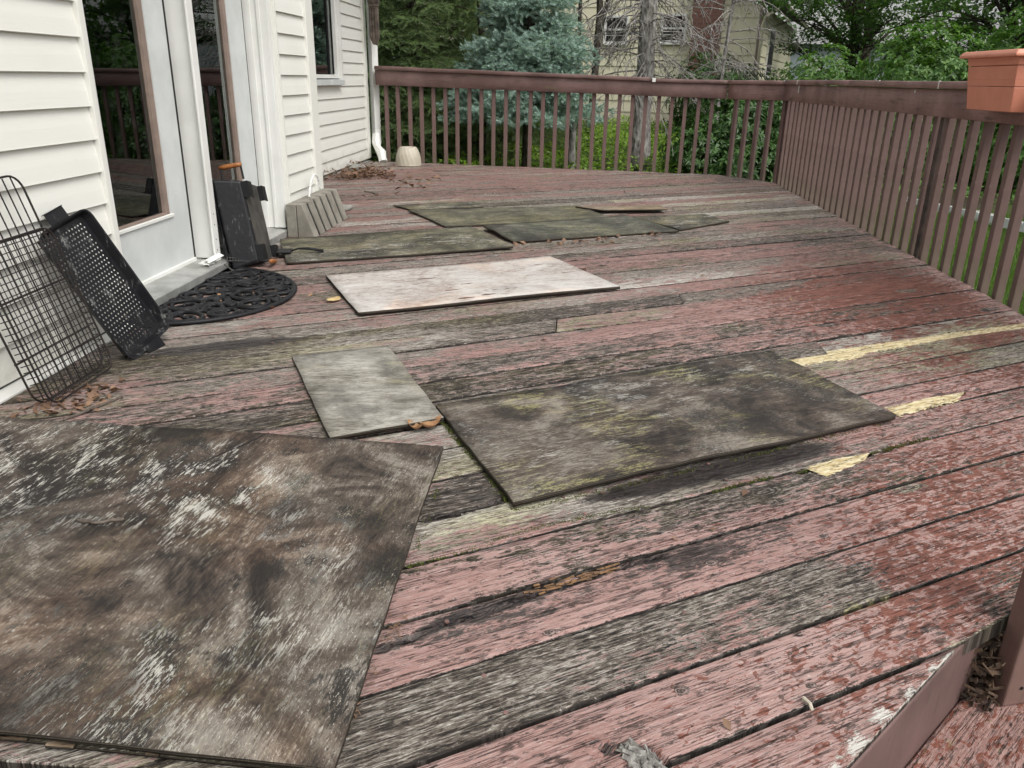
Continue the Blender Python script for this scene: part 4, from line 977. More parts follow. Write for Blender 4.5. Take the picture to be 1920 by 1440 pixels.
# cooking grate slumped out of the grill
gt = root('cooking_grate', (-1.66, 3.80, .04), 'sooty black metal cooking grate propped beside the portable grill', 'grate')
g0 = Vector((-1.655, 3.70, .044)); ga = Vector((.12, .06, -.012)).normalized(); gb = Vector((-.05, .10, .13)).normalized(); gb = (gb - ga * gb.dot(ga)).normalized()
gbm = MB()
for i in range(12): gbm.tube([g0 + ga * .013 * i, g0 + ga * .013 * i + gb * .14], .0022, 4)
for i in range(9): gbm.tube([g0 + gb * .0175 * i, g0 + gb * .0175 * i + ga * .145], .0022, 4)
gbm.build('grate_wires', MT['rust'], gt)
MB().tube([g0, g0 + ga * .145, g0 + ga * .145 + gb * .14, g0 + gb * .14], .004, 5, closed=True).build('grate_frame', MT['rust'], gt)
rod = MB().tube([(-1.64, 3.63, .043), (-1.58, 3.615, .006), (-1.52, 3.585, .004)], .004, 6).build('metal_rod', MT['rust'], None, (-1.58, 3.61, 0)); tag(rod, 'thin bent metal rod lying between doormat and portable grill', 'rod')

# --- grill brush on the olive sheet
bs = root('grill_brush', (-1.44, 4.05, .018), 'black flat headed grill brush lying on the olive streaked plywood', 'brush')
h0 = Vector((-1.49, 4.035, .03)); hd = Vector((.95, .22, 0)).normalized(); hn = Vector((-hd.y, hd.x, 0))
MB().obox(tuple(h0), hd * .038, hn * .05, (.0, 0, .0035)).build('head', MT['black'], bs, bevel=.002)
bb_ = MB(); rr = R_(6)
for i in range(90):
    c = h0 + hd * rr.uniform(-.033, .033) + hn * rr.uniform(-.045, .045); bb_.obox((c.x, c.y, .0215), (.001, 0, 0), (0, .001, 0), (0, 0, .006))
bb_.build('bristles', MT['rust'], bs)
MB().tube([h0 + hd * .035, h0 + hd * .07 + Vector((0, 0, .012)), h0 + hd * .12 + Vector((0, 0, .012)), h0 + hd * .20 + Vector((0, 0, -.002))], [.006, .007, .010, .011], 8, sq=(1, .7)).build('grip', MT['black'], bs, smooth=True)

# --- slatted wooden wedge block by the wall
MT['greywood'] = mat_simple('grey_painted_wood', (.27, .25, .21), (.17, .155, .13), .75, 10, .35)
wbk = root('slatted_block', (-1.60, 4.95, 0), 'grey wooden wedge block with slanted slats standing against the siding', 'wooden block')
MB().box((-1.650, 4.545, .001), (-1.590, 5.30, .192)).build('back_board', MT['greywood'], wbk, bevel=.004)
MB().hexa([(-1.585, 4.55, .002), (-1.497, 4.56, .002), (-1.497, 5.27, .002), (-1.585, 5.29, .002)], [(-1.585, 4.56, .18), (-1.561, 4.57, .182), (-1.561, 5.26, .182), (-1.585, 5.28, .18)]).build('core', MT['black'], wbk)
ns = 6
for i in range(ns):
    y = 4.545 + i * .1265; w_ = .086
    MB().hexa([(-1.586, y, .001), (-1.488, y, .001), (-1.488, y + w_, .001), (-1.586, y + w_, .001)], [(-1.586, y, .193), (-1.555, y, .193), (-1.555, y + w_, .193), (-1.586, y + w_, .193)]).build('slat', MT['greywood'], wbk, bevel=.003)
MT['cord'] = mat_simple('white_cord', (.72, .72, .70), (.6, .6, .57), .7, 60, .5)
ct = MB(); pts = [Vector(p) for p in ((-1.60, 4.83, .196), (-1.605, 4.87, .24), (-1.612, 4.93, .285), (-1.612, 4.99, .312), (-1.605, 5.03, .30), (-1.60, 5.05, .26), (-1.598, 5.055, .198))]
fine_p = []
for a, b in zip(pts, pts[1:]): fine_p += [a.lerp(b, i / 6) for i in range(6)]
for ph in (0, math.pi): ct.tube([p + Vector((.004 * math.cos(i * 1.1 + ph), .004 * math.sin(i * 1.1 + ph), 0)) for i, p in enumerate(fine_p)], .0045, 6)
tag(ct.build('twisted_cord', MT['cord'], None, (-1.60, 4.95, .196), smooth=True), 'white twisted cord loop on top of the slatted wooden block', 'cord')

# --- upturned pot, stones, planter
MT['pot'] = mat_simple('beige_ceramic', (.50, .46, .37), (.42, .38, .30), .55, 8, .1)
pt = root('flower_pot', (-1.765, 8.70, 0), 'upturned beige ceramic flower pot with swirled ribs near the far railing', 'pot')
pb = MB(); n, rows = 72, 14; zs = np.linspace(0, .185, rows)
for i, z in enumerate(zs):
    t = z / .185; r = .134 * (1 - .04 * t - .30 * t ** 2.6)
    for j in range(n):
        a = 2 * math.pi * j / n; rr_ = r * (1 + .045 * abs(math.sin((a * 9 + t * 4.2) / 1.0))) ; pb.v.append((-1.765 + rr_ * math.cos(a), 8.70 + rr_ * math.sin(a), z + .001))
for i in range(rows - 1): pb.f += [(i * n + j, i * n + (j + 1) % n, (i + 1) * n + (j + 1) % n, (i + 1) * n + j) for j in range(n)]
pb.build('body', MT['pot'], pt, smooth=True)
MB().lathe([(.089, .184), (.088, .189), (.08, .190), (.02, .186), (.012, .17)], (-1.765, 8.70, 0), 32).build('base', MT['pot'], pt, smooth=True)
MB().lathe([(.130, .001), (.139, .001), (.140, .012), (.133, .016)], (-1.765, 8.70, 0), 40).build('rim', MT['pot'], pt, smooth=True)
MT['stone'] = mat_simple('grey_stone', (.30, .29, .26), (.19, .185, .165), .85, 9, .6)
def stone(name, c, sx, sy, sz, seed, label, mat=None, group=None, rot=0.0):
    bm = bmesh.new(); bmesh.ops.create_icosphere(bm, subdivisions=2, radius=1)
    for v in bm.verts:
        q = v.co.copy(); k = 1 + .22 * mn.noise(q * 1.3 + Vector((seed, 0, 0)))
        for ax in range(3): q[ax] = math.copysign(abs(q[ax]) ** .6, q[ax])
        a, b = q.x * sx * k, q.y * sy * k
        v.co = Vector((a * math.cos(rot) - b * math.sin(rot), a * math.sin(rot) + b * math.cos(rot), max(0, q.z * sz * k + sz * .85)))
    me = bpy.data.meshes.new(name); bm.to_mesh(me); bm.free(); me.polygons.foreach_set('use_smooth', [True] * len(me.polygons))
    return tag(put(name, me, mat or MT['stone'], None, c), label, 'stone', group)
stone('flat_stone', (-2.15, 8.02, .001), .075, .13, .035, 4, 'flat grey stone among dead leaves by the far siding')
stone('flat_stone', (-1.62, 5.62, .001), .06, .09, .016, 9, 'thin grey stone slab behind the slatted wooden block')
MT['terra'] = mat_simple('terracotta_plastic', (.68, .27, .175), (.62, .235, .15), .5, 7, .06)
pla = root('rail_planter', (1.90, 3.9, .8), 'orange terracotta plastic planter straddling the brown deck railing', 'planter')
def prism_y(b, prof0, prof1, y0, y1):
    n = len(prof0); k = len(b.v); b.v += [(x, y0, z) for x, z in prof0] + [(x, y1, z) for x, z in prof1]
    b.f += [(k + i, k + (i + 1) % n, k + n + (i + 1) % n, k + n + i) for i in range(n)] + [tuple(k + i for i in range(n))[::-1], tuple(k + n + i for i in range(n))]
PX0, PX1, PZ0, PZ1 = 1.800, 2.13, .800, 1.022
def planter_layer(z0, z1, i0, i1):   # full-width band
    b = MB(); b.hexa([(PX0 + i0, 3.665 + i0, z0), (PX1 - i0, 3.665 + i0, z0), (PX1 - i0, 4.125 - i0, z0), (PX0 + i0, 4.125 - i0, z0)], [(PX0 + i1, 3.665 + i1, z1), (PX1 - i1, 3.665 + i1, z1), (PX1 - i1, 4.125 - i1, z1), (PX0 + i1, 4.125 - i1, z1)]); return b
planter_layer(.986, 1.022, .004, .0).build('upper_band', MT['terra'], pla, bevel=.003)
planter_layer(.9275, .984, .012, .006).build('body', MT['terra'], pla, bevel=.003)
b = MB(); b.hexa([(PX0 + .028, 3.693, .800), (1.892, 3.693, .800), (1.892, 4.097, .800), (PX0 + .028, 4.097, .800)], [(PX0 + .016, 3.681, .9), (1.897, 3.681, .9), (1.897, 4.109, .9), (PX0 + .016, 4.109, .9)]); b.build('inner_leg', MT['terra'], pla, bevel=.003)
b = MB(); b.hexa([(PX0 + .0165, 3.681, .902), (1.897, 3.681, .902), (1.897, 4.109, .902), (PX0 + .0165, 4.109, .902)], [(PX0 + .012, 3.677, .9285), (1.897, 3.677, .9285), (1.897, 4.113, .9285), (PX0 + .012, 4.113, .9285)]); b.build('leg_band', MT['terra'], pla, bevel=.001)
b = MB(); b.hexa([(2.055, 3.693, .800), (PX1 - .028, 3.693, .800), (PX1 - .028, 4.097, .800), (2.055, 4.097, .800)], [(2.05, 3.678, .9285), (PX1 - .012, 3.678, .9285), (PX1 - .012, 4.112, .9285), (2.05, 4.112, .9285)]); b.build('outer_leg', MT['terra'], pla, bevel=.003)
rim = MB(); e = .028; n = 0
lo = [(PX0 - e, 3.665 - e), (PX1 + e, 3.665 - e), (PX1 + e, 4.125 + e), (PX0 - e, 4.125 + e)]; md = [(PX0 - e * .55, 3.665 - e * .55), (PX1 + e * .55, 3.665 - e * .55), (PX1 + e * .55, 4.125 + e * .55), (PX0 - e * .55, 4.125 + e * .55)]
i2 = [(PX0 + .02, 3.685), (PX1 - .02, 3.685), (PX1 - .02, 4.105), (PX0 + .02, 4.105)]
rings = [([(PX0, 3.665), (PX1, 3.665), (PX1, 4.125), (PX0, 4.125)], 1.018), (lo, 1.018), (lo, 1.030), (md, 1.046), (i2, 1.047), (i2, .99)]
for pts_, z in rings: rim.v += [(x, y, z) for x, y in pts_]
for q in range(len(rings) - 1): rim.f += [(q * 4 + i, q * 4 + (i + 1) % 4, (q + 1) * 4 + (i + 1) % 4, (q + 1) * 4 + i) for i in range(4)]
rim.build('rim', MT['terra'], pla, bevel=.004)
MB().box((PX0 + .02, 3.686, .985), (PX1 - .02, 4.104, 1.025)).build('soil', MT['rot'], pla)

# --- leaves, twigs, litter
MT['dry'] = mat_leaf('dry_leaf', (.12, .065, .04), (.27, .165, .105), (.19, .11, .075), .1, .7)
MT['tanleaf'] = mat_simple('tan_leaf', (.34, .19, .09), (.22, .11, .05), .7, 30, .3)
MT['yelleaf'] = mat_simple('pale_yellow_leaf', (.58, .45, .22), (.45, .32, .14), .7, 30, .3)
def curled_leaf(c, L, w_, ang, mat, label, curl=.5, seed=0):
    n = 8; V = []; F = []
    for i in range(n + 1):
        t = i / n; x = (t - .5) * L; wd = w_ * math.sin(math.pi * min(1, t * .92 + .06)) ** .7
        for j in (-1, -.5, 0, .5, 1):
            y = j * wd; z = curl * (abs(j) ** 2) * wd * .9 + curl * L * .35 * (2 * t - 1) ** 2 + .002 * mn.noise(Vector((x * 90, y * 90, seed)))
            V.append((x * math.cos(ang) - y * math.sin(ang), x * math.sin(ang) + y * math.cos(ang), z + .003))
    for i in range(n):
        for j in range(4): a = i * 5 + j; F.append((a, a + 1, a + 6, a + 5))
    o = put('fallen_leaf', np_mesh('fallen_leaf', V, F, True), mat, None, c); m_ = o.modifiers.new('thickness', 'SOLIDIFY'); m_.thickness = .0006
    return tag(o, label, 'leaf')
curled_leaf((-.355, 1.955, .004), .075, .016, .9, MT['tanleaf'], 'curled tan leaf at the corner of the silvery plywood offcut', .9, 1)
curled_leaf((-.395, 1.938, .004), .05, .012, -.5, MT['tanleaf'], 'small rolled brown leaf beside the curled tan leaf', 1.1, 2)
curled_leaf((-.985, 3.20, .001), .075, .026, 1.2, MT['yelleaf'], 'pale yellow leaf on the boards beside the whitish plywood', .35, 3)
def litter(name, pts, n, spread, smin, smax, mat, label, seed, zmax=.03, wr=(.35, .6)):
    rg = np.random.default_rng(seed); V = []; F = []; A = []
    for i in range(n):
        p = pts[rg.integers(len(pts))]; c = np.array([p[0] + rg.normal(0, spread), p[1] + rg.normal(0, spread * 1.2), rg.random() ** 2 * zmax + .002])
        L = rg.uniform(smin, smax); w_ = L * rg.uniform(*wr); a = rg.uniform(0, 6.28); tl = rg.uniform(-.5, .5); rl = rg.uniform(-.7, .7)
        d = np.array([math.cos(a) * math.cos(tl), math.sin(a) * math.cos(tl), math.sin(tl)]); s = np.cross(d, [0, 0, 1.]); s /= np.linalg.norm(s); u = np.cross(s, d); s2 = s * math.cos(rl) + u * math.sin(rl); u2 = np.cross(s2, d)
        k = len(V); q = [c - d * L / 2, c + s2 * w_ / 2 + u2 * w_ * .25, c + d * L / 2, c - s2 * w_ / 2 + u2 * w_ * .25, c]
        mz = min(x[2] for x in q); q = [x + np.array([0, 0, max(0, .001 - mz)]) for x in q]
        V += q; F += [(k, k + 1, k + 4), (k + 1, k + 2, k + 4), (k + 2, k + 3, k + 4), (k + 3, k, k + 4)]; A += [rg.random()] * 5
    V = np.array(V); o_ = np.array([V[:, 0].mean(), V[:, 1].mean(), 0]); me = np_mesh(name, V - o_, F, False, {'v': ('FLOAT', A)})
    return tag(put(name, me, mat, None, tuple(o_)), label, 'dead leaves', None, 'stuff')
litter('leaf_litter', [(-2.2, 7.45), (-2.15, 7.7), (-2.05, 7.9), (-1.98, 7.6), (-1.9, 7.75), (-1.8, 7.6), (-2.05, 7.4), (-2.15, 8.2), (-2.0, 7.55)], 520, .09, .03, .065, MT['dry'], 'heap of dry brown leaves against the far siding', 1, .07)
litter('leaf_litter', [(-1.52, 7.35), (-1.35, 7.5), (-1.62, 7.4), (-1.45, 6.9), (-1.55, 6.3), (-1.25, 7.0)], 40, .12, .04, .08, MT['dry'], 'loose brown leaves scattered on the far boards', 2, .01)
litter('leaf_litter', [(-1.45, 1.96), (-1.40, 2.02), (-1.42, 2.12), (-1.36, 2.06), (-1.50, 1.92)], 90, .04, .015, .045, MT['dry'], 'rusty brown leaf crumbs under the wire grill basket', 3, .012)
litter('leaf_litter', [(-.3, 4.55), (-.1, 4.62), (.2, 4.78), (.05, 4.70), (.5, 4.95)], 60, .04, .02, .05, MT['dry'], 'brown leaf bits along the front edge of the dark torn sheet', 4, .01)
litter('leaf_litter', [(-1.35, 3.0), (-1.4, 3.3), (-1.5, 3.5), (-1.3, 3.2), (-1.45, 2.95)], 22, .08, .02, .04, MT['tanleaf'], 'small dry leaf scraps caught in the rubber doormat', 5, .014)
litter('leaf_litter', [(.4, 4.4), (.9, 4.6), (.2, 3.9), (1.2, 2.6), (.3, 1.3), (-.1, 2.6), (.9, 3.3), (1.3, 5.2), (.0, 6.9), (-.6, 7.4), (.7, 7.2), (.55, 1.75)], 60, .3, .008, .03, MT['dry'], 'tiny leaf scraps and debris strewn over the boards', 6, .004)
litter('pine_needles', [(-.285, 1.10), (-.27, 1.13), (-.295, 1.0), (-.292, .93)], 70, .012, .012, .03, MT['dry'], 'small tuft of brown needles along the edge of the mottled sheet', 7, .004, (.06, .12))
MT['twig'] = mat_simple('lichened_twig', (.15, .125, .1), (.07, .055, .045), .9, 40, .6)
def twig(pts, r, label, seed):
    rr = R_(seed); P = []
    for a, b in zip(pts, pts[1:]):
        for i in range(5): q = Vector(a).lerp(Vector(b), i / 5); P.append(q + Vector((rr.uniform(-1, 1), rr.uniform(-1, 1), 0)) * r * .5)
    P.append(Vector(pts[-1])); c = P[0]
    tag(MB().tube(P, [r * rr.uniform(.75, 1.15) for _ in P], 7).build('twig', MT['twig'], None, tuple(c), smooth=True), label, 'twig')
twig([(-.993, 1.362, .0285), (-.945, 1.357, .029), (-.90, 1.377, .029)], .0042, 'short pale lichened twig on the mottled brown plywood', 1)
twig([(-1.36, 1.89, .005), (-1.33, 1.96, .006), (-1.29, 2.07, .005)], .0045, 'thin dark twig on the boards below the wire basket', 2)
twig([(-1.70, 6.55, .005), (-1.62, 6.5, .006), (-1.58, 6.42, .005)], .005, 'dark twig on the far boards past the slatted block', 3)
# raised splintered knot at the hollow near the front edge
MT['splint'] = mat_simple('grey_splinter', (.42, .41, .38), (.10, .09, .08), .85, 60, .8)
sp = MB(); rr = R_(77)
for i in range(70):
    u, v = rr.gauss(0, .018), rr.gauss(0, .010); c = Vector((.135 + u * .55 + v * .4, .872 - u * .5 + v * .5, .001 + .006 * rr.random()))
    d = Vector((.6 + rr.gauss(0, .3), -.55 + rr.gauss(0, .3), rr.uniform(-.25, .45))).normalized(); s_ = d.orthogonal().normalized()
    sp.obox(c, d * rr.uniform(.006, .020), s_ * rr.uniform(.001, .004), d.cross(s_) * rr.uniform(.001, .003))
o = sp.build('splintered_knot', MT['splint'], board_at(.13, .88))
clip = MB().tube([(.395, 1.012, -.002), (.395, 1.012, .006), (.401, 1.0, .0065), (.404, .993, -.002)], .003, 6).build('plastic_clip', MT['pot'], None, (.4, 1.003, 0)); tag(clip, 'tiny pale plastic clip stuck in the gap between boards', 'clip')
# orange brown crumbled wood in the long rotted crack
MT['orangerot'] = mat_simple('orange_rot', (.24, .13, .06), (.08, .05, .03), .9, 60, .6)
sp = MB(); rr = R_(78)
for i in range(44):
    t = rr.random(); x, y = -.05 + .17 * t + rr.gauss(0, .006), 1.245 + .108 * t + rr.gauss(0, .007); d = Vector((UD[0], UD[1], rr.uniform(-.15, .15))).normalized(); s_ = d.orthogonal().normalized()
    sp.obox((x, y, rr.uniform(-.006, .0015)), d * rr.uniform(.004, .018), s_ * rr.uniform(.0008, .0022), d.cross(s_) * rr.uniform(.0008, .002))
tag(sp.build('crumbled_rot', MT['orangerot'], board_at(.03, 1.30)), None, None, None, 'stuff')
# moss in the wide gaps
MT['moss'] = mat_leaf('moss', (.05, .07, .012), (.14, .16, .03), (.10, .09, .02), .2, .8)
def moss_line(pts, n, seed, h=.006):
    rg = np.random.default_rng(seed); V = []; F = []; A = []
    for i in range(n):
        k = rg.integers(len(pts) - 1); t = rg.random(); p = np.array(pts[k]) * (1 - t) + np.array(pts[k + 1]) * t + rg.normal(0, .0045, 2)
        if abs(mn.noise(Vector((p[0] * 14, p[1] * 14, seed)))) < .08: continue
        d = rg.normal(0, 1, 3); d[2] = abs(d[2]) + .6; d /= np.linalg.norm(d); s = np.cross(d, rg.normal(0, 1, 3)); s /= np.linalg.norm(s); L = rg.uniform(.003, h)
        b = np.array([p[0], p[1], -.003]); q = len(V); V += [b - s * L * .35, b + s * L * .35, b + d * L]; F.append((q, q + 1, q + 2)); A += [rg.random()] * 3
    V = np.array(V); o_ = np.array([V[:, 0].mean(), V[:, 1].mean(), 0])
    o = put('moss', np_mesh('moss', V - o_, F, False, {'v': ('FLOAT', A)}), MT['moss'], deck, tuple(o_)); tag(o, None, None, None, 'stuff')
moss_line([(-.295, 1.312), (-.197, 1.37), (-.051, 1.478), (.123, 1.564), (.312, 1.658), (.52, 1.78)], 2600, 1)
moss_line([(.594, 1.81), (.839, 1.959), (1.0, 2.06)], 900, 2)
moss_line([(-.36, 2.07), (-.25, 1.85), (-.10, 1.56)], 1300, 3, .008)
moss_line([(-.1, 1.55), (.3, 1.78), (.9, 2.14)], 900, 4)
moss_line([(-.29, 1.79), (-.285, 1.5), (-.285, 1.2)], 700, 5)
moss_line([(-.91, 2.46), (-.75, 2.15), (-.61, 1.85)], 900, 6)

# ================================================================== NEIGHBOUR HOUSE
MT['ncream'] = mat_siding('cream_shingle', (.68, .64, .47), .6)
MT['brick'] = mat_simple('red_brick', (.19, .085, .062), (.11, .055, .045), .85, 20, .3)
MT['mortar'] = mat_simple('mortar', (.22, .18, .15), (.16, .13, .11), .9, 20, .3)
MT['shingle'] = mat_simple('dark_roof', (.06, .055, .05), (.035, .033, .03), .9, 6, .4)
K = Vector((4.08, 20.0, 0)); na = rad(18); nl = Vector((-math.cos(na), math.sin(na), 0)); nb_ = Vector((math.sin(na), math.cos(na), 0)); nf = Vector((-math.sin(na), -math.cos(na), 0))
nh = root('neighbour_house', (K.x, K.y, -.2), 'cream shingle sided neighbouring house with brick chimney behind the trees', 'house')
def nbx(name, s0, s1, z0, z1, d0, d1, mat, parent=nh, bevel=0):
    c = K + nl * (s0 + s1) / 2 + nf * (d0 + d1) / 2; return MB().obox((c.x, c.y, (z0 + z1) / 2), nl * (s1 - s0) / 2, nf * (d1 - d0) / 2, (0, 0, (z1 - z0) / 2)).build(name, mat, parent, bevel=bevel)
EX = .262
for k in range(16):
    z0 = -.10 + k * EX; off = .0
    segs = [(0, 9.0)]
    b = MB()
    p = [(0.0, z0), (-.02, z0 + EX + .02), (-.06, z0 + EX + .02), (-.06, z0 - .004), (-.02, z0 - .004)]
    s1 = 9.0 if z0 < 2.6 else 9.0
    s0 = 0.0 if z0 < 2.5 else (z0 - 2.4) * 1.4
    if s0 > 8: continue
    n = len(p); V = []
    for s in (s0, s1): V += [tuple(K + nl * s + nf * a + Vector((0, 0, z))) for a, z in p]
    b.add(V, [(i, (i + 1) % n, n + (i + 1) % n, n + i) for i in range(n)] + [tuple(range(n)), tuple(range(n, 2 * n))]); b.build('siding_course', MT['ncream'], nh)
    c0, c1 = K + nf * -.02 , K + nb_ * 9.6
    if z0 + EX < 2.75:
        V = []
        for t in (0.0, 9.6): V += [tuple(K + nb_ * t - nl * (a) + Vector((0, 0, z))) for a, z in p]
        MB().add(V, [(i, (i + 1) % n, n + (i + 1) % n, n + i) for i in range(n)] + [tuple(range(n)), tuple(range(n, 2 * n))]).build('siding_course', MT['ncream'], nh)
nbx('corner_board', -.012, .05, -.1, 2.7, -.02, .012, MT['gasket'])
def nwin(s0, s1, z0, z1):
    w = root('window', tuple(K + nl * (s0 + s1) / 2 + Vector((0, 0, z0)))); w.parent = nh; w.location = ORG[w] - ORG[nh]
    f = .05
    for a in ((s0 - f, s0, z0 - f, z1 + f), (s1, s1 + f, z0 - f, z1 + f), (s0, s1, z1, z1 + f), (s0, s1, z0 - f, z0), (s0, s1, (z0 + z1) / 2 - .02, (z0 + z1) / 2 + .02)): nbx('frame', *a, -.05, .045, MT['trim'], w)
    nbx('sill', s0 - .07, s1 + .07, z0 - .09, z0 - f - .002, -.05, .09, MT['trim'], w)
    nbx('pane', s0, s1, z0, z1, -.045, .005, MT['black'], w)
    nbx('muntin', s0 - .001, s1 + .001, z0 + (z1 - z0) * .24, z0 + (z1 - z0) * .26, -.05, .015, MT['trim'], w)
nwin(1.72, 2.22, 1.78, 2.30); nwin(3.10, 3.60, 1.76, 2.28)
# chimney of single bricks
ch = root('chimney', tuple(K + nl * 1.16 + Vector((0, 0, -.1)))); ch.parent = nh; ch.location = ORG[ch] - ORG[nh]
nbx('mortar_core', .855, 1.505, -.1, 3.6, .002, .30, MT['mortar'], ch)
bricks = None; BH, BL = .0785, .217
for r in range(46):
    z = -.08 + r * BH; s = .85 + (0 if r % 2 else -.108)
    while s < 1.5:
        a, b2 = max(s, .85), min(s + BL - .012, 1.51)
        if b2 - a > .03 and z > .55:
            key = (round(b2 - a, 2))
            if not isinstance(bricks, dict): bricks = {}
            c = K + nl * (a + b2) / 2 + nf * .296
            if key not in bricks:
                o = MB().obox((c.x, c.y, z + BH / 2), nl * (b2 - a) / 2, nf * .012, (0, 0, BH / 2 - .006)).build('brick', MT['brick'], ch, loc=(c.x, c.y, z + BH / 2)); bricks[key] = o.data
            else: put('brick', bricks[key], None, ch, (c.x, c.y, z + BH / 2))
        s += BL
# roof: eave along the receding side, gable over the cream wall
rf = MB(); e0 = K - nl * .45 + nf * .35; e1 = K - nl * .45 + nb_ * 10.0
r0 = K + nl * 4.6 + nf * .35; r1 = K + nl * 4.6 + nb_ * 10.0
ZE, ZR = 2.62, 5.4
rf.add([(e0.x, e0.y, ZE), (e1.x, e1.y, ZE), (r1.x, r1.y, ZR), (r0.x, r0.y, ZR), (e0.x, e0.y, ZE - .12), (e1.x, e1.y, ZE - .12), (r1.x, r1.y, ZR - .12), (r0.x, r0.y, ZR - .12)], [(0, 1, 2, 3), (7, 6, 5, 4), (0, 4, 5, 1), (1, 5, 6, 2), (2, 6, 7, 3), (3, 7, 4, 0)]); rf.build('roof', MT['shingle'], nh)
sdw = root('side_window', tuple(K + nb_ * 2.6 + Vector((0, 0, 1.2)))); sdw.parent = nh; sdw.location = ORG[sdw] - ORG[nh]
c = K + nb_ * 2.6 - nl * .01; MB().obox((c.x, c.y, 1.6), nb_ * .6, nl * .02, (0, 0, .6)).build('frame', MT['trim'], sdw)
for q in (-.28, .28): c = K + nb_ * (2.6 + q) - nl * .02; MB().obox((c.x, c.y, 1.6), nb_ * .25, nl * .022, (0, 0, .53)).build('pane', MT['black'], sdw)
gp_ = [K - nl * .42 + nf * .28 + Vector((0, 0, 2.52)), K - nl * .36 + nf * .22 + Vector((0, 0, 2.40)), K - nl * .1 + nf * .08 + Vector((0, 0, 2.28)), K - nl * .04 + nf * .05 + Vector((0, 0, 2.1)), K - nl * .04 + nf * .05 + Vector((0, 0, -.1))]
MB().tube(gp_, .035, 6).build('downspout', MT['ncream'], nh, smooth=True)
c = (e0 + e1) / 2 - nl * .06; MB().obox((c.x, c.y, ZE - .07), nb_ * 5.2, nl * .055, (0, 0, .05)).build('gutter', MT['trim'], nh)
# a further pale blue house between the leaves
fh_ = root('far_house', (9.2, 37, -.2), 'pale blue grey house far off beyond the shrubs', 'house')
MT['blue'] = mat_siding('blue_grey_siding', (.42, .47, .52))
MB().box((8.6, 36.5, -.2), (15, 42, 2.4)).build('wall', MT['blue'], fh_)
b = MB(); b.add([(8.3, 36.2, 2.4), (15.4, 36.2, 2.4), (15.4, 42.4, 2.4), (8.3, 42.4, 2.4), (9.6, 39.3, 3.9), (14.4, 39.3, 3.9)], [(0, 1, 5, 4), (1, 2, 5), (2, 3, 4, 5), (3, 0, 4), (3, 2, 1, 0)]); b.build('roof', MT['sill'], fh_)
for x in (9.4, 10.6): MB().box((x, 36.44, .9), (x + .7, 36.505, 1.9)).build('window', MT['trim'], fh_)

# ================================================================== VEGETATION
def unit(a): return a / np.maximum(1e-9, np.linalg.norm(a, axis=-1, keepdims=True))
def leaf_arrays(C, D, Nn, L, Wd, rg, fold=.3):
    n = len(C); D = unit(D); S = unit(np.cross(D, Nn)); U = np.cross(S, D)
    L = np.broadcast_to(L, (n,))[:, None]; Wd = np.broadcast_to(Wd, (n,))[:, None]
    b = C; t = C + D * L - U * L * .12; m_ = C + D * L * .5; l = m_ + S * Wd * .5 + U * Wd * fold; r = m_ - S * Wd * .5 + U * Wd * fold
    V = np.stack([b, l, t, r, m_], 1).reshape(-1, 3); k = np.arange(n)[:, None] * 5
    F = np.stack([k + [0, 4, 1], k + [4, 2, 1], k + [0, 3, 4], k + [4, 3, 2]], 1).reshape(-1, 3)
    return V, F, np.repeat(rg.random(n), 5)
def add_mesh(name, parts, mat, parent=None, loc=None, attr=True):
    Vs, Fs, As, k = [], [], [], 0
    for V, F, A in parts: Vs.append(V); Fs.append(F + k); As.append(A); k += len(V)
    w = np.array(ORG[parent] if parent else loc); me = np_mesh(name, np.concatenate(Vs) - w, np.concatenate(Fs), False, {'v': ('FLOAT', np.concatenate(As))})
    return put(name, me, mat, parent, None if parent else loc)
def whorls(C, AX, rg, n=7, L=.10, Wd=.036, spread=1.0):
    m_ = len(C); C = np.repeat(C, n, 0); AX = np.repeat(unit(AX), n, 0); ph = np.tile(np.arange(n) * 2 * math.pi / n, m_) + rg.uniform(0, 6.28, m_ * n) * .3 + np.repeat(rg.uniform(0, 6.28, m_), n)
    T = unit(np.cross(AX, rg.normal(0, 1, AX.shape) * .01 + np.array([.3, .2, 1]))); B = np.cross(AX, T)
    D = AX * rg.uniform(-.15, .75, (m_ * n, 1)) + spread * (T * np.cos(ph)[:, None] + B * np.sin(ph)[:, None]); D[:, 2] -= .22
    return leaf_arrays(C, D, AX + rg.normal(0, .15, AX.shape), L * rg.uniform(.6, 1.15, m_ * n), Wd * rg.uniform(.8, 1.2, m_ * n), rg)
def lobe_points(lobes, n, rg, shell=(.72, 1.05)):
    P, A = [], []
    tot = sum(l[1][0] * l[1][1] + l[1][1] * l[1][2] for l in lobes)
    for c, r in lobes:
        k = int(n * (r[0] * r[1] + r[1] * r[2]) / tot); d = unit(rg.normal(0, 1, (k, 3))); s = rg.uniform(shell[0], shell[1], (k, 1))
        bump = np.array([mn.noise(Vector(tuple(x * 2.6 + np.array(c)))) for x in d])[:, None]
        keep = bump[:, 0] > -.34
        p = np.array(c) + d * np.array(r) * s * (1 + .28 * bump); ax = d + np.array([0, 0, .35]); P.append(p[keep]); A.append(ax[keep])
    return np.concatenate(P), np.concatenate(A)
def stems(b, base, tips, r, rr, n=5):
    for t in tips:
        p0 = Vector(base); p1 = Vector(t); pts = [p0.lerp(p1, i / n) + Vector((rr.uniform(-1, 1), rr.uniform(-1, 1), rr.uniform(-.3, .5))) * .06 * (p1 - p0).length * (1 if 0 < i < n else 0) for i in range(n + 1)]
        b.tube(pts, [r * (1 - .75 * i / n) for i in range(n + 1)], 5)
MT['bark_dark'] = mat_bark('dark_bark', (.02, .016, .012), (.055, .045, .035), (.12, .105, .085))
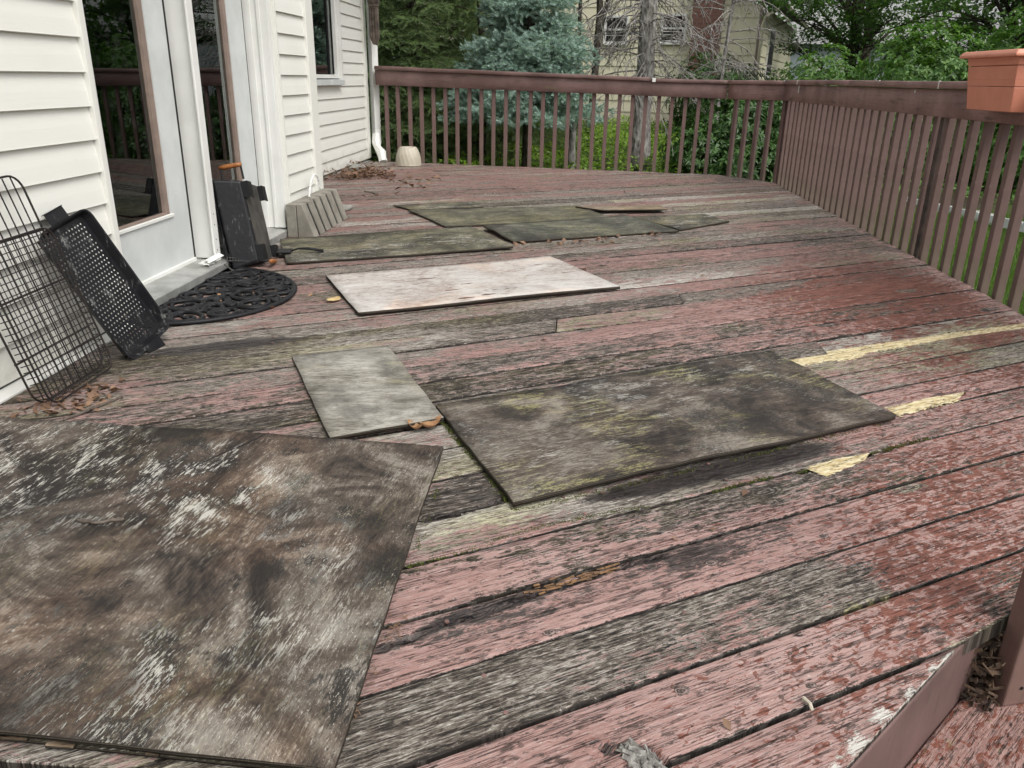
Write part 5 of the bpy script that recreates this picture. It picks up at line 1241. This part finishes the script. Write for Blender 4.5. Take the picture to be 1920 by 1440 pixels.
MT['bark_grey'] = mat_bark('grey_bark', (.085, .075, .068), (.22, .205, .19), (.38, .365, .345))
MT['laurel'] = mat_leaf('laurel_leaf', (.022, .062, .014), (.075, .155, .035), (.045, .115, .022), .3, .4)
MT['shrub'] = mat_leaf('shrub_leaf', (.05, .125, .028), (.17, .30, .07), (.10, .22, .05), .4, .45)
MT['maple'] = mat_leaf('tree_leaf', (.032, .085, .02), (.11, .21, .05), (.07, .15, .035), .5, .5)
MT['spruce'] = mat_leaf('blue_spruce_needles', (.15, .245, .215), (.46, .59, .53), (.30, .42, .37), .2, .6)
MT['hemlock'] = mat_leaf('hemlock_needles', (.08, .125, .056), (.25, .33, .16), (.18, .25, .11), .45, .6)
MT['cover'] = mat_leaf('groundcover_leaf', (.08, .17, .02), (.27, .40, .05), (.16, .29, .03), .45, .5)
MT['grass'] = mat_leaf('grass_blade', (.06, .13, .018), (.15, .25, .045), (.10, .18, .03), .4, .6)

def shrub(name, label, lobes, n, mat, seed, L=.10, Wd=.036, group=None, cat='shrub'):
    rg = np.random.default_rng(seed); rr = R_(seed); cx = np.mean([l[0] for l in lobes], 0); gz = ground_z(cx[0], cx[1]) - .02
    t = root(name, (cx[0], cx[1], gz), label, cat, group)
    P, A = lobe_points(lobes, n, rg); P2, A2 = lobe_points(lobes, n // 3, rg, (.35, .75))
    keep = P[:, 2] > gz + .05
    add_mesh('foliage', [whorls(P[keep], A[keep], rg, 7, L, Wd), whorls(P2, A2, rg, 5, L, Wd)], mat, t)
    b = MB(); stems(b, (cx[0], cx[1], gz), [tuple(np.array(c) + rg.normal(0, .12, 3)) for c, r in lobes for _ in range(3)], .022, rr); tag(b.build('stems', MT['bark_dark'], t), None, None, None, 'stuff')
    return t
shrub('rhododendron', 'dark glossy rhododendron behind the corner of the railing', [((2.35, 12.4, .1), (.75, .6, .65)), ((1.75, 12.2, -.15), (.45, .5, .5)), ((3.0, 12.6, .2), (.6, .6, .62)), ((2.5, 11.9, -.25), (.75, .5, .4))], 1500, MT['laurel'], 11, .11, .036)
shrub('leafy_shrub', 'bright green leafy shrub below the neighbouring house corner', [((4.15, 14.6, .7), (.85, .8, .7)), ((4.7, 14.2, .2), (.9, .8, .7)), ((3.5, 14.0, .1), (.7, .6, .7))], 1700, MT['shrub'], 12, .10, .042)
shrub('leafy_shrub', 'broad green shrub rising over the right railing', [((5.4, 13.8, 1.0), (1.0, .8, .75)), ((6.1, 13.4, .3), (1.0, .8, .8)), ((5.0, 13.2, .0), (.8, .6, .7))], 1900, MT['shrub'], 13, .10, .042)
shrub('leafy_shrub', 'tall green shrub behind the orange planter', [((6.9, 13.4, 1.15), (1.0, .9, .9)), ((7.3, 12.8, .2), (1.0, .8, .9)), ((6.6, 12.4, -.1), (.8, .6, .6))], 1900, MT['shrub'], 14, .10, .042)
shrub('leafy_shrub', 'deep green shrub at the end of the shrub row', [((8.6, 12.2, .9), (1.1, 1.0, 1.0)), ((8.4, 11.2, .1), (1.0, .8, .9))], 1500, MT['laurel'], 15, .11, .04)
shrub('leafy_shrub', 'low dark shrub under the chimney of the neighbouring house', [((2.75, 17.6, .6), (.85, .6, .85)), ((3.6, 17.8, .45), (.65, .5, .7))], 1200, MT['laurel'], 16, .11, .04)

def tree(name, label, base, H, trunk_r, clumps, nl, mat, seed, L=.085, Wd=.05, group='leafy trees behind the shrubs', bark='bark_dark'):
    rg = np.random.default_rng(seed); rr = R_(seed); gz = ground_z(base[0], base[1]) - .05
    t = root(name, (base[0], base[1], gz), label, 'tree', group)
    b = MB(); n = 10; tp = [Vector((base[0] + .12 * mn.noise(Vector((i * .6, seed, 0))) * i / 3, base[1] + .1 * mn.noise(Vector((i * .6, seed, 5))), gz + (H - gz) * i / n)) for i in range(n + 1)]
    b.tube(tp, [trunk_r * (1.25 if i == 0 else 1) * (1 - .8 * i / n) for i in range(n + 1)], 9); b.build('trunk', MT[bark], t, smooth=True)
    lb = MB(); P = []; A = []
    for c, r in clumps:
        k = max(1, min(n, int((c[2] - .5 - gz) / (H - gz) * n))); p0 = tp[k]; p1 = Vector(c)
        pts = [p0.lerp(p1, i / 5) + Vector((0, 0, .12 * math.sin(math.pi * i / 5))) + Vector((rr.uniform(-1, 1), rr.uniform(-1, 1), rr.uniform(-1, 1))) * .05 for i in range(6)]
        lb.tube(pts, [trunk_r * .35 * (1 - .14 * i) for i in range(6)], 5)
        for q in range(7):
            d = Vector((rr.uniform(-1, 1) * r[0], rr.uniform(-1, 1) * r[1], rr.uniform(-.7, .7) * r[2])); lb.tube([pts[-1 - rr.randint(0, 2)], p1 + d * .5, p1 + d], [.014, .009, .004], 4)
    tag(lb.build('limbs', MT[bark], t, smooth=True), None, None, None, 'stuff')
    vol = sum(r[0] * r[1] * r[2] for c, r in clumps)
    for c, r in clumps:
        k = int(nl * r[0] * r[1] * r[2] / vol); sub = max(4, k // 90)
        sc_ = np.array(c) + unit(rg.normal(0, 1, (sub, 3))) * rg.uniform(.2, 1, (sub, 1)) ** .6 * np.array(r)
        idx = rg.integers(sub, size=k); off = rg.normal(0, 1, (k, 3)) * np.array([.20, .20, .055]); P.append(sc_[idx] + off); A.append(off * .3 + np.array([0, 0, 0]))
    P = np.concatenate(P); D = rg.normal(0, 1, P.shape); D[:, 2] = D[:, 2] * .35 - .25; NN = rg.normal(0, .35, P.shape) + np.array([0, 0, 1])
    add_mesh('foliage', [leaf_arrays(P, D, NN, L * rg.uniform(.7, 1.2, len(P)), Wd * rg.uniform(.8, 1.2, len(P)), rg, .12)], mat, t)
    return t
def clumps(cx, cy, z0, z1, R, n, seed):
    rr = R_(seed); out = []
    for i in range(n):
        a = i * 2.4 + rr.random(); rad_ = R * (.25 + .75 * rr.random() ** .6); z = z0 + (z1 - z0) * (i + rr.random()) / n
        out.append(((cx + rad_ * math.cos(a), cy + rad_ * math.sin(a), z), (rr.uniform(.5, .9), rr.uniform(.5, .9), rr.uniform(.28, .5))))
    return out
tree('leafy_tree', 'dark leafy tree beside the gutter of the neighbouring house', (5.5, 17.8), 7.5, .13, clumps(5.35, 17.6, 1.5, 4.6, 1.2, 30, 1), 14000, MT['maple'], 21)
tree('leafy_tree', 'tall leafy tree with dark trunk behind the broad shrub', (8.4, 17.0), 8.5, .16, clumps(8.4, 16.6, .9, 4.6, 2.0, 50, 2), 24000, MT['maple'], 22)
tree('leafy_tree', 'dense leafy tree above the orange planter', (10.3, 16.0), 9, .18, clumps(10.2, 15.6, .8, 4.8, 2.3, 50, 3), 24000, MT['maple'], 23)
tree('leafy_tree', 'leafy tree at the right end of the garden', (11.0, 12.0), 9, .18, clumps(10.8, 12.0, .6, 7.5, 2.0, 30, 4), 11000, MT['maple'], 24)
tree('leafy_tree', 'slim leafy tree behind the tall shrub', (7.3, 22.5), 9, .14, clumps(7.5, 22.5, 1.6, 6.5, 1.6, 26, 5), 9000, MT['maple'], 25)
tree('leafy_tree', 'leafy tree far behind the garden shrubs', (13.5, 21), 10, .2, clumps(13.2, 21, .5, 6, 2.8, 40, 6), 16000, MT['maple'], 26, .1, .06)

# --- conifers
def shoots(P, D, rg, n, ln, wd, L, splay=.85):
    m_ = len(P); D = unit(D); T = unit(np.cross(D, rg.normal(0, 1, D.shape))); B = np.cross(D, T)
    P = np.repeat(P, n, 0); Dr = np.repeat(D, n, 0); T = np.repeat(T, n, 0); B = np.repeat(B, n, 0); Lr = np.repeat(np.broadcast_to(L, (m_,)), n)[:, None]
    t = np.tile(np.linspace(0, 1, n), m_)[:, None]; ph = np.tile(np.arange(n) * 2.4, m_)[:, None] + rg.uniform(0, .6, (m_ * n, 1))
    R = T * np.cos(ph) + B * np.sin(ph); b = P + Dr * Lr * t; nd = unit(Dr * (.55 + .5 * t) + R * splay); s = unit(np.cross(nd, R + .01)) * wd * .5
    V = np.stack([b - s, b + s, b + nd * ln * rg.uniform(.8, 1.15, (m_ * n, 1))], 1).reshape(-1, 3); F = np.arange(m_ * n * 3).reshape(-1, 3)
    sv = rg.random(m_)
    return V, F, np.clip(np.repeat(np.repeat(sv, n) * .7, 3) + np.tile([0, 0, .3], m_ * n), 0, 1)
def conifer(name, label, base, z0, apex, R, mat, seed, nt, nb, droop, sub_l, shoot, density=1.0, group=None, tr=.06, power=1.0, gap=.0, vj=.25):
    rg = np.random.default_rng(seed); rr = R_(seed); gz = ground_z(*base) - .05; t = root(name, (*base, gz), label, 'tree', group)
    MB().tube([(base[0], base[1], gz), (base[0] + .02, base[1], (gz + apex) / 2), (base[0], base[1], apex - .1)], [tr, tr * .7, tr * .12], 8).build('trunk', MT['bark_dark'], t, smooth=True)
    P, D, br = [], [], MB(); n_, ln, wd, L, splay = shoot
    for i in range(nt):
        z = z0 + (apex - z0) * (i + rr.random() * .6) / nt
        if z > apex - .1: continue
        for j in range(max(4, int(nb * (1 - .45 * i / nt)))):
            a = j * 2 * math.pi / nb + i * 1.3 + rr.uniform(-.35, .35); Rb = R * ((apex - z) / (apex - z0)) ** power * rr.uniform(.72, 1.08)
            if rr.random() < gap or (z > 3.4 and rr.random() < .85): continue
            d = Vector((math.cos(a), math.sin(a), 0)); pts = []
            for q in range(7):
                u = q / 6; pts.append(Vector((base[0], base[1], z)) + d * Rb * u + Vector((0, 0, (-droop * u + droop * .55 * u * u + .05 * math.sin(3.1 * u)) * Rb)))
            br.tube(pts, [max(.004, tr * .22 * (1 - .8 * q / 6)) for q in range(7)], 4)
            side = Vector((-d.y, d.x, 0)); ns = max(3, int(Rb / .075 * density))
            for q in range(ns):
                u = .22 + .78 * (q + rr.random()) / ns; k = min(5, int(u * 6)); p = pts[k].lerp(pts[k + 1], u * 6 - k) if u < 1 else pts[-1]
                for sg in (-1, 1):
                    sl = sub_l * (1.15 - u) * rr.uniform(.7, 1.2) + .03; sdv = (side * sg * .85 + d * .65 + Vector((0, 0, rr.uniform(-vj, vj) - droop * .3))).normalized(); m_ = max(1, int(sl / (L * .75)))
                    for w_ in range(m_ + 1):
                        pp_ = p + sdv * sl * w_ / (m_ + .001); P.append(tuple(pp_)); D.append(tuple(sdv + Vector((rr.uniform(-.5, .5), rr.uniform(-.5, .5), rr.uniform(-.3, .5) - droop * .4))))
            for w_ in range(3): P.append(tuple(pts[-1])); D.append(tuple(d + Vector((rr.uniform(-.4, .4), rr.uniform(-.4, .4), rr.uniform(-.1, .5)))))
    tag(br.build('branches', MT['bark_dark'], t), None, None, None, 'stuff')
    P = np.array(P); D = np.array(D)
    add_mesh('needles', [shoots(P, D, rg, n_, ln, wd, L * rg.uniform(.7, 1.2, len(P)), splay)], mat, t)
    return t
conifer('blue_spruce', 'blue spruce tree with dense silvery needles behind the far railing', (-.70, 12.0), .40, 2.75, 1.22, MT['spruce'], 31, 19, 12, .10, .34, (22, .034, .0105, .075, 1.0), 1.1, None, .07, .7, .05, .7)
HS = (12, .05, .011, .10, .55)
conifer('hemlock_tree', 'feathery green hemlock at the far corner of the house', (-2.55, 13.2), -.1, 6.5, 1.75, MT['hemlock'], 32, 40, 10, .55, .5, HS, 1.0, 'hemlock trees', .09, .6, 0, .4)
conifer('hemlock_tree', 'taller green hemlock behind the blue spruce', (-1.35, 15.6), .2, 8, 1.7, MT['hemlock'], 33, 40, 10, .6, .5, HS, .9, 'hemlock trees', .1, .6, 0, .4)
conifer('hemlock_tree', 'dark green hemlock beyond the house side wall', (-4.2, 15.5), -.1, 8, 2.0, MT['hemlock'], 34, 34, 10, .55, .5, HS, .8, 'hemlock trees', .1, .6, 0, .4)

# --- bare lower trunks with dead drooping twigs
def dead_tree(name, label, base, r, H, nbr, seed, reach, zlo, zhi, bark, group=None, lean=(0, 0), fork=None):
    rr = R_(seed); gz = ground_z(*base) - .05; t = root(name, (*base, gz), label, 'tree', group)
    n = 16; tp = [Vector((base[0] + lean[0] * i / n + .02 * rr.uniform(-1, 1), base[1] + lean[1] * i / n, gz + (H - gz) * i / n)) for i in range(n + 1)]
    trb = MB(); trb.tube(tp, [r * (1.55 if i == 0 else 1.15 if i == 1 else 1.0 - .03 * i) for i in range(n + 1)], 14)
    if fork: trb.tube([tp[fork[0]], tp[fork[0]] + Vector(fork[1]) * .5, tp[fork[0]] + Vector(fork[1]), tp[fork[0]] + Vector(fork[1]) * 1.2 + Vector((0, 0, 2.0))], [r * .7, r * .62, r * .58, r * .5], 9)
    trb.build('trunk', MT[bark], t, smooth=True)
    b = MB()
    for i in range(nbr):
        z = zlo + (zhi - zlo) * rr.random(); k = min(n - 1, int((z - gz) / (H - gz) * n)); p = tp[k].copy(); p.z = z; a = rr.uniform(0, 2 * math.pi); Lb = reach * rr.uniform(.35, 1.0)
        d = Vector((math.cos(a), math.sin(a) * .6, rr.uniform(-.15, .3))); pts = [p]; m_ = 8
        for q in range(m_):
            d = (d + Vector((rr.uniform(-.22, .22), rr.uniform(-.22, .22), rr.uniform(-.3, .08)))).normalized(); pts.append(pts[-1] + d * Lb / m_)
        b.tube(pts, [max(.003, .012 * (1 - .8 * q / m_)) for q in range(m_ + 1)], 4)
        for q in range(2, m_ + 1):
            for _ in range(2):
                dd = (d + Vector((rr.uniform(-1, 1), rr.uniform(-1, 1), rr.uniform(-1.0, .25)))).normalized(); q1 = pts[q] + dd * .14 * rr.uniform(.5, 1.5); q2 = q1 + (dd + Vector((rr.uniform(-.6, .6), 0, -.5))).normalized() * .16 * rr.random()
                b.tube([pts[q], q1, q2], [.005, .0036, .0022], 3, cap=False)
    if b.v: tag(b.build('dead_branches', MT['bark_grey'], t), None, None, None, 'stuff')
    return t
dead_tree('pine_tree', 'stout grey pine trunk with dead drooping twigs before the cream house', (1.04, 13.0), .148, 7, 85, 41, 2.0, .95, 2.9, 'bark_grey', None, (-.12, 0))
dead_tree('thin_tree', 'slim forked brown trunk between blue spruce and pine', (.30, 16.0), .075, 6, 14, 42, 1.3, 1.1, 3.0, 'bark_dark', None, (.12, 0), (5, (.22, 0, .9)))
dead_tree('thin_tree', 'thin straight sapling trunk beside the forked trunk', (.0, 16.6), .045, 6, 8, 43, .9, 1.2, 3.0, 'bark_dark')
dead_tree('thin_tree', 'bare twiggy tree in front of the brick chimney', (2.5, 15.4), .04, 5, 34, 44, 1.6, 1.0, 2.9, 'bark_grey', None, (.3, 0))
dead_tree('thin_tree', 'short grey stump trunk under the blue spruce', (-.02, 12.5), .07, 1.2, 0, 45, .5, .2, .9, 'bark_grey')
dead_tree('thin_tree', 'dark trunk under the left side of the blue spruce', (-1.45, 12.9), .075, 4.0, 6, 46, 1.0, .3, 2.0, 'bark_dark')

# --- ground cover, lawn, edging
def cover(name, n, x0, x1, y0, y1, hfun, L, Wd, mat, label, seed):
    rg = np.random.default_rng(seed); x = rg.uniform(x0, x1, n); y = rg.uniform(y0, y1, n); h = np.array([hfun(a, b) for a, b in zip(x, y)]); keep = h > .01; x, y, h = x[keep], y[keep], h[keep]; n = len(x)
    z = np.array([ground_z(a, b) for a, b in zip(x, y)]) + h * rg.random(n) ** .6
    D = rg.normal(0, 1, (n, 3)); D[:, 2] = D[:, 2] * .3 + .1; NN = rg.normal(0, .4, (n, 3)) + np.array([0, -.3, 1])
    V, F, A = leaf_arrays(np.stack([x, y, z], 1), D, NN, L * rg.uniform(.6, 1.2, n), Wd * rg.uniform(.7, 1.2, n), rg, .15)
    loc = ((x0 + x1) / 2, (y0 + y1) / 2, -.5)
    tag(add_mesh(name, [(V, F, A)], mat, None, loc), label, 'ground cover', None, 'stuff')
cover('groundcover', 26000, -4.5, 2.2, 10.6, 19.5, lambda x, y: max(0, .22 + .42 * mn.noise(Vector((x * .9, y * .5, 3)))), .075, .05, MT['cover'], 'bright yellow green leafy ground cover behind the far railing', 51)
cover('groundcover', 9000, 2.0, 8.5, 11.5, 19, lambda x, y: max(0, .2 + .3 * mn.noise(Vector((x * .9, y * .6, 8)))), .08, .05, MT['shrub'], 'green leafy undergrowth beneath the shrubs', 52)
def lawn(n, x0, x1, y0, y1, seed, label):
    rg = np.random.default_rng(seed); x = rg.uniform(x0, x1, n); y = rg.uniform(y0, y1, n); z = np.array([ground_z(a, b) for a, b in zip(x, y)])
    D = rg.normal(0, .45, (n, 3)); D[:, 2] = 1; D = unit(D); S = unit(np.cross(D, rg.normal(0, 1, (n, 3)))) * .004; L = rg.uniform(.05, .11, (n, 1)); B = np.stack([x, y, z], 1)
    V = np.stack([B - S, B + S, B + D * L], 1).reshape(-1, 3); F = np.arange(n * 3).reshape(-1, 3)
    tag(add_mesh('lawn_grass', [(V, F, np.repeat(rg.random(n), 3))], MT['grass'], None, ((x0 + x1) / 2, (y0 + y1) / 2, -.72)), label, 'grass', None, 'stuff')
lawn(60000, 2.15, 5.6, 3.6, 10.8, 61, 'short green lawn grass beyond the right railing')
lawn(26000, -1.5, 2.2, 9.3, 12.5, 62, 'green lawn grass beyond the far railing')
rr = R_(65); e0_, e1_ = Vector((4.62, 11.6, 0)), Vector((5.75, 7.6, 0)); q = 0
while q < 22:
    p = e0_.lerp(e1_, q / 22) + Vector((rr.uniform(.18, .34), rr.uniform(-.05, .05), 0)); stone('edging_stone', (p.x, p.y, -.73), rr.uniform(.11, .17), rr.uniform(.08, .13), rr.uniform(.05, .09), q * 3.3, 'rough grey brown stone in the edging row beyond the lawn', None, 'stones edging the lawn', rr.uniform(0, 3)); q += 1
MT['edging'] = mat_simple('white_edging', (.80, .81, .82), (.7, .71, .72), .4, 5, .05)
b = MB()
for i in range(6):
    a, c = e0_.lerp(e1_, i / 6), e0_.lerp(e1_, (i + .985) / 6); d = (c - a); mid_ = (a + c) / 2; L_ = d.length; d.normalize()
    b.obox((mid_.x, mid_.y, -.60), d * L_ / 2, Vector((-d.y, d.x, 0)) * .012, (0, 0, .055))
    for f_ in (.15, .85): s_ = a.lerp(c, f_); b.obox((s_.x, s_.y, -.69), d * .015, Vector((-d.y, d.x, 0)) * .010, (0, 0, .05))
tag(b.build('garden_edging', MT['edging'], None, (5.1, 9.6, -.72)), 'white plastic edging strip along the far side of the lawn', 'edging')
# far wood that closes the view
def far_wood(name, az0, az1, d0, d1, n, h, seed, label, mat=MT['maple']):
    rg = np.random.default_rng(seed); a = np.radians(rg.uniform(az0, az1, n)); d = rg.uniform(d0, d1, n); x, y = d * np.sin(a), d * np.cos(a)
    hh = np.array([h * (.75 + .5 * mn.noise(Vector((p * 6, seed, 0)))) for p in a]); z = rg.random(n) ** .8 * hh - .3
    D = rg.normal(0, 1, (n, 3)); NN = rg.normal(0, .5, (n, 3)) + np.array([0, -.5, 1])
    V, F, A = leaf_arrays(np.stack([x, y, z], 1), D, NN, rg.uniform(.22, .42, n), rg.uniform(.15, .26, n), rg, .15)
    tag(add_mesh(name, [(V, F, A)], mat, None, (0, 40, 0)), label, 'wood', None, 'stuff')
far_wood('far_wood', -40, 13.5, 30, 42, 20000, 11, 71, 'mass of far green woodland behind the neighbouring houses')
far_wood('far_wood', 19.5, 80, 26, 38, 26000, 11, 72, 'mass of far green woodland beyond the right side garden')
far_wood('far_wood', 13, 20, 48, 58, 4000, 3.4, 73, 'low distant tree line under the pale sky')
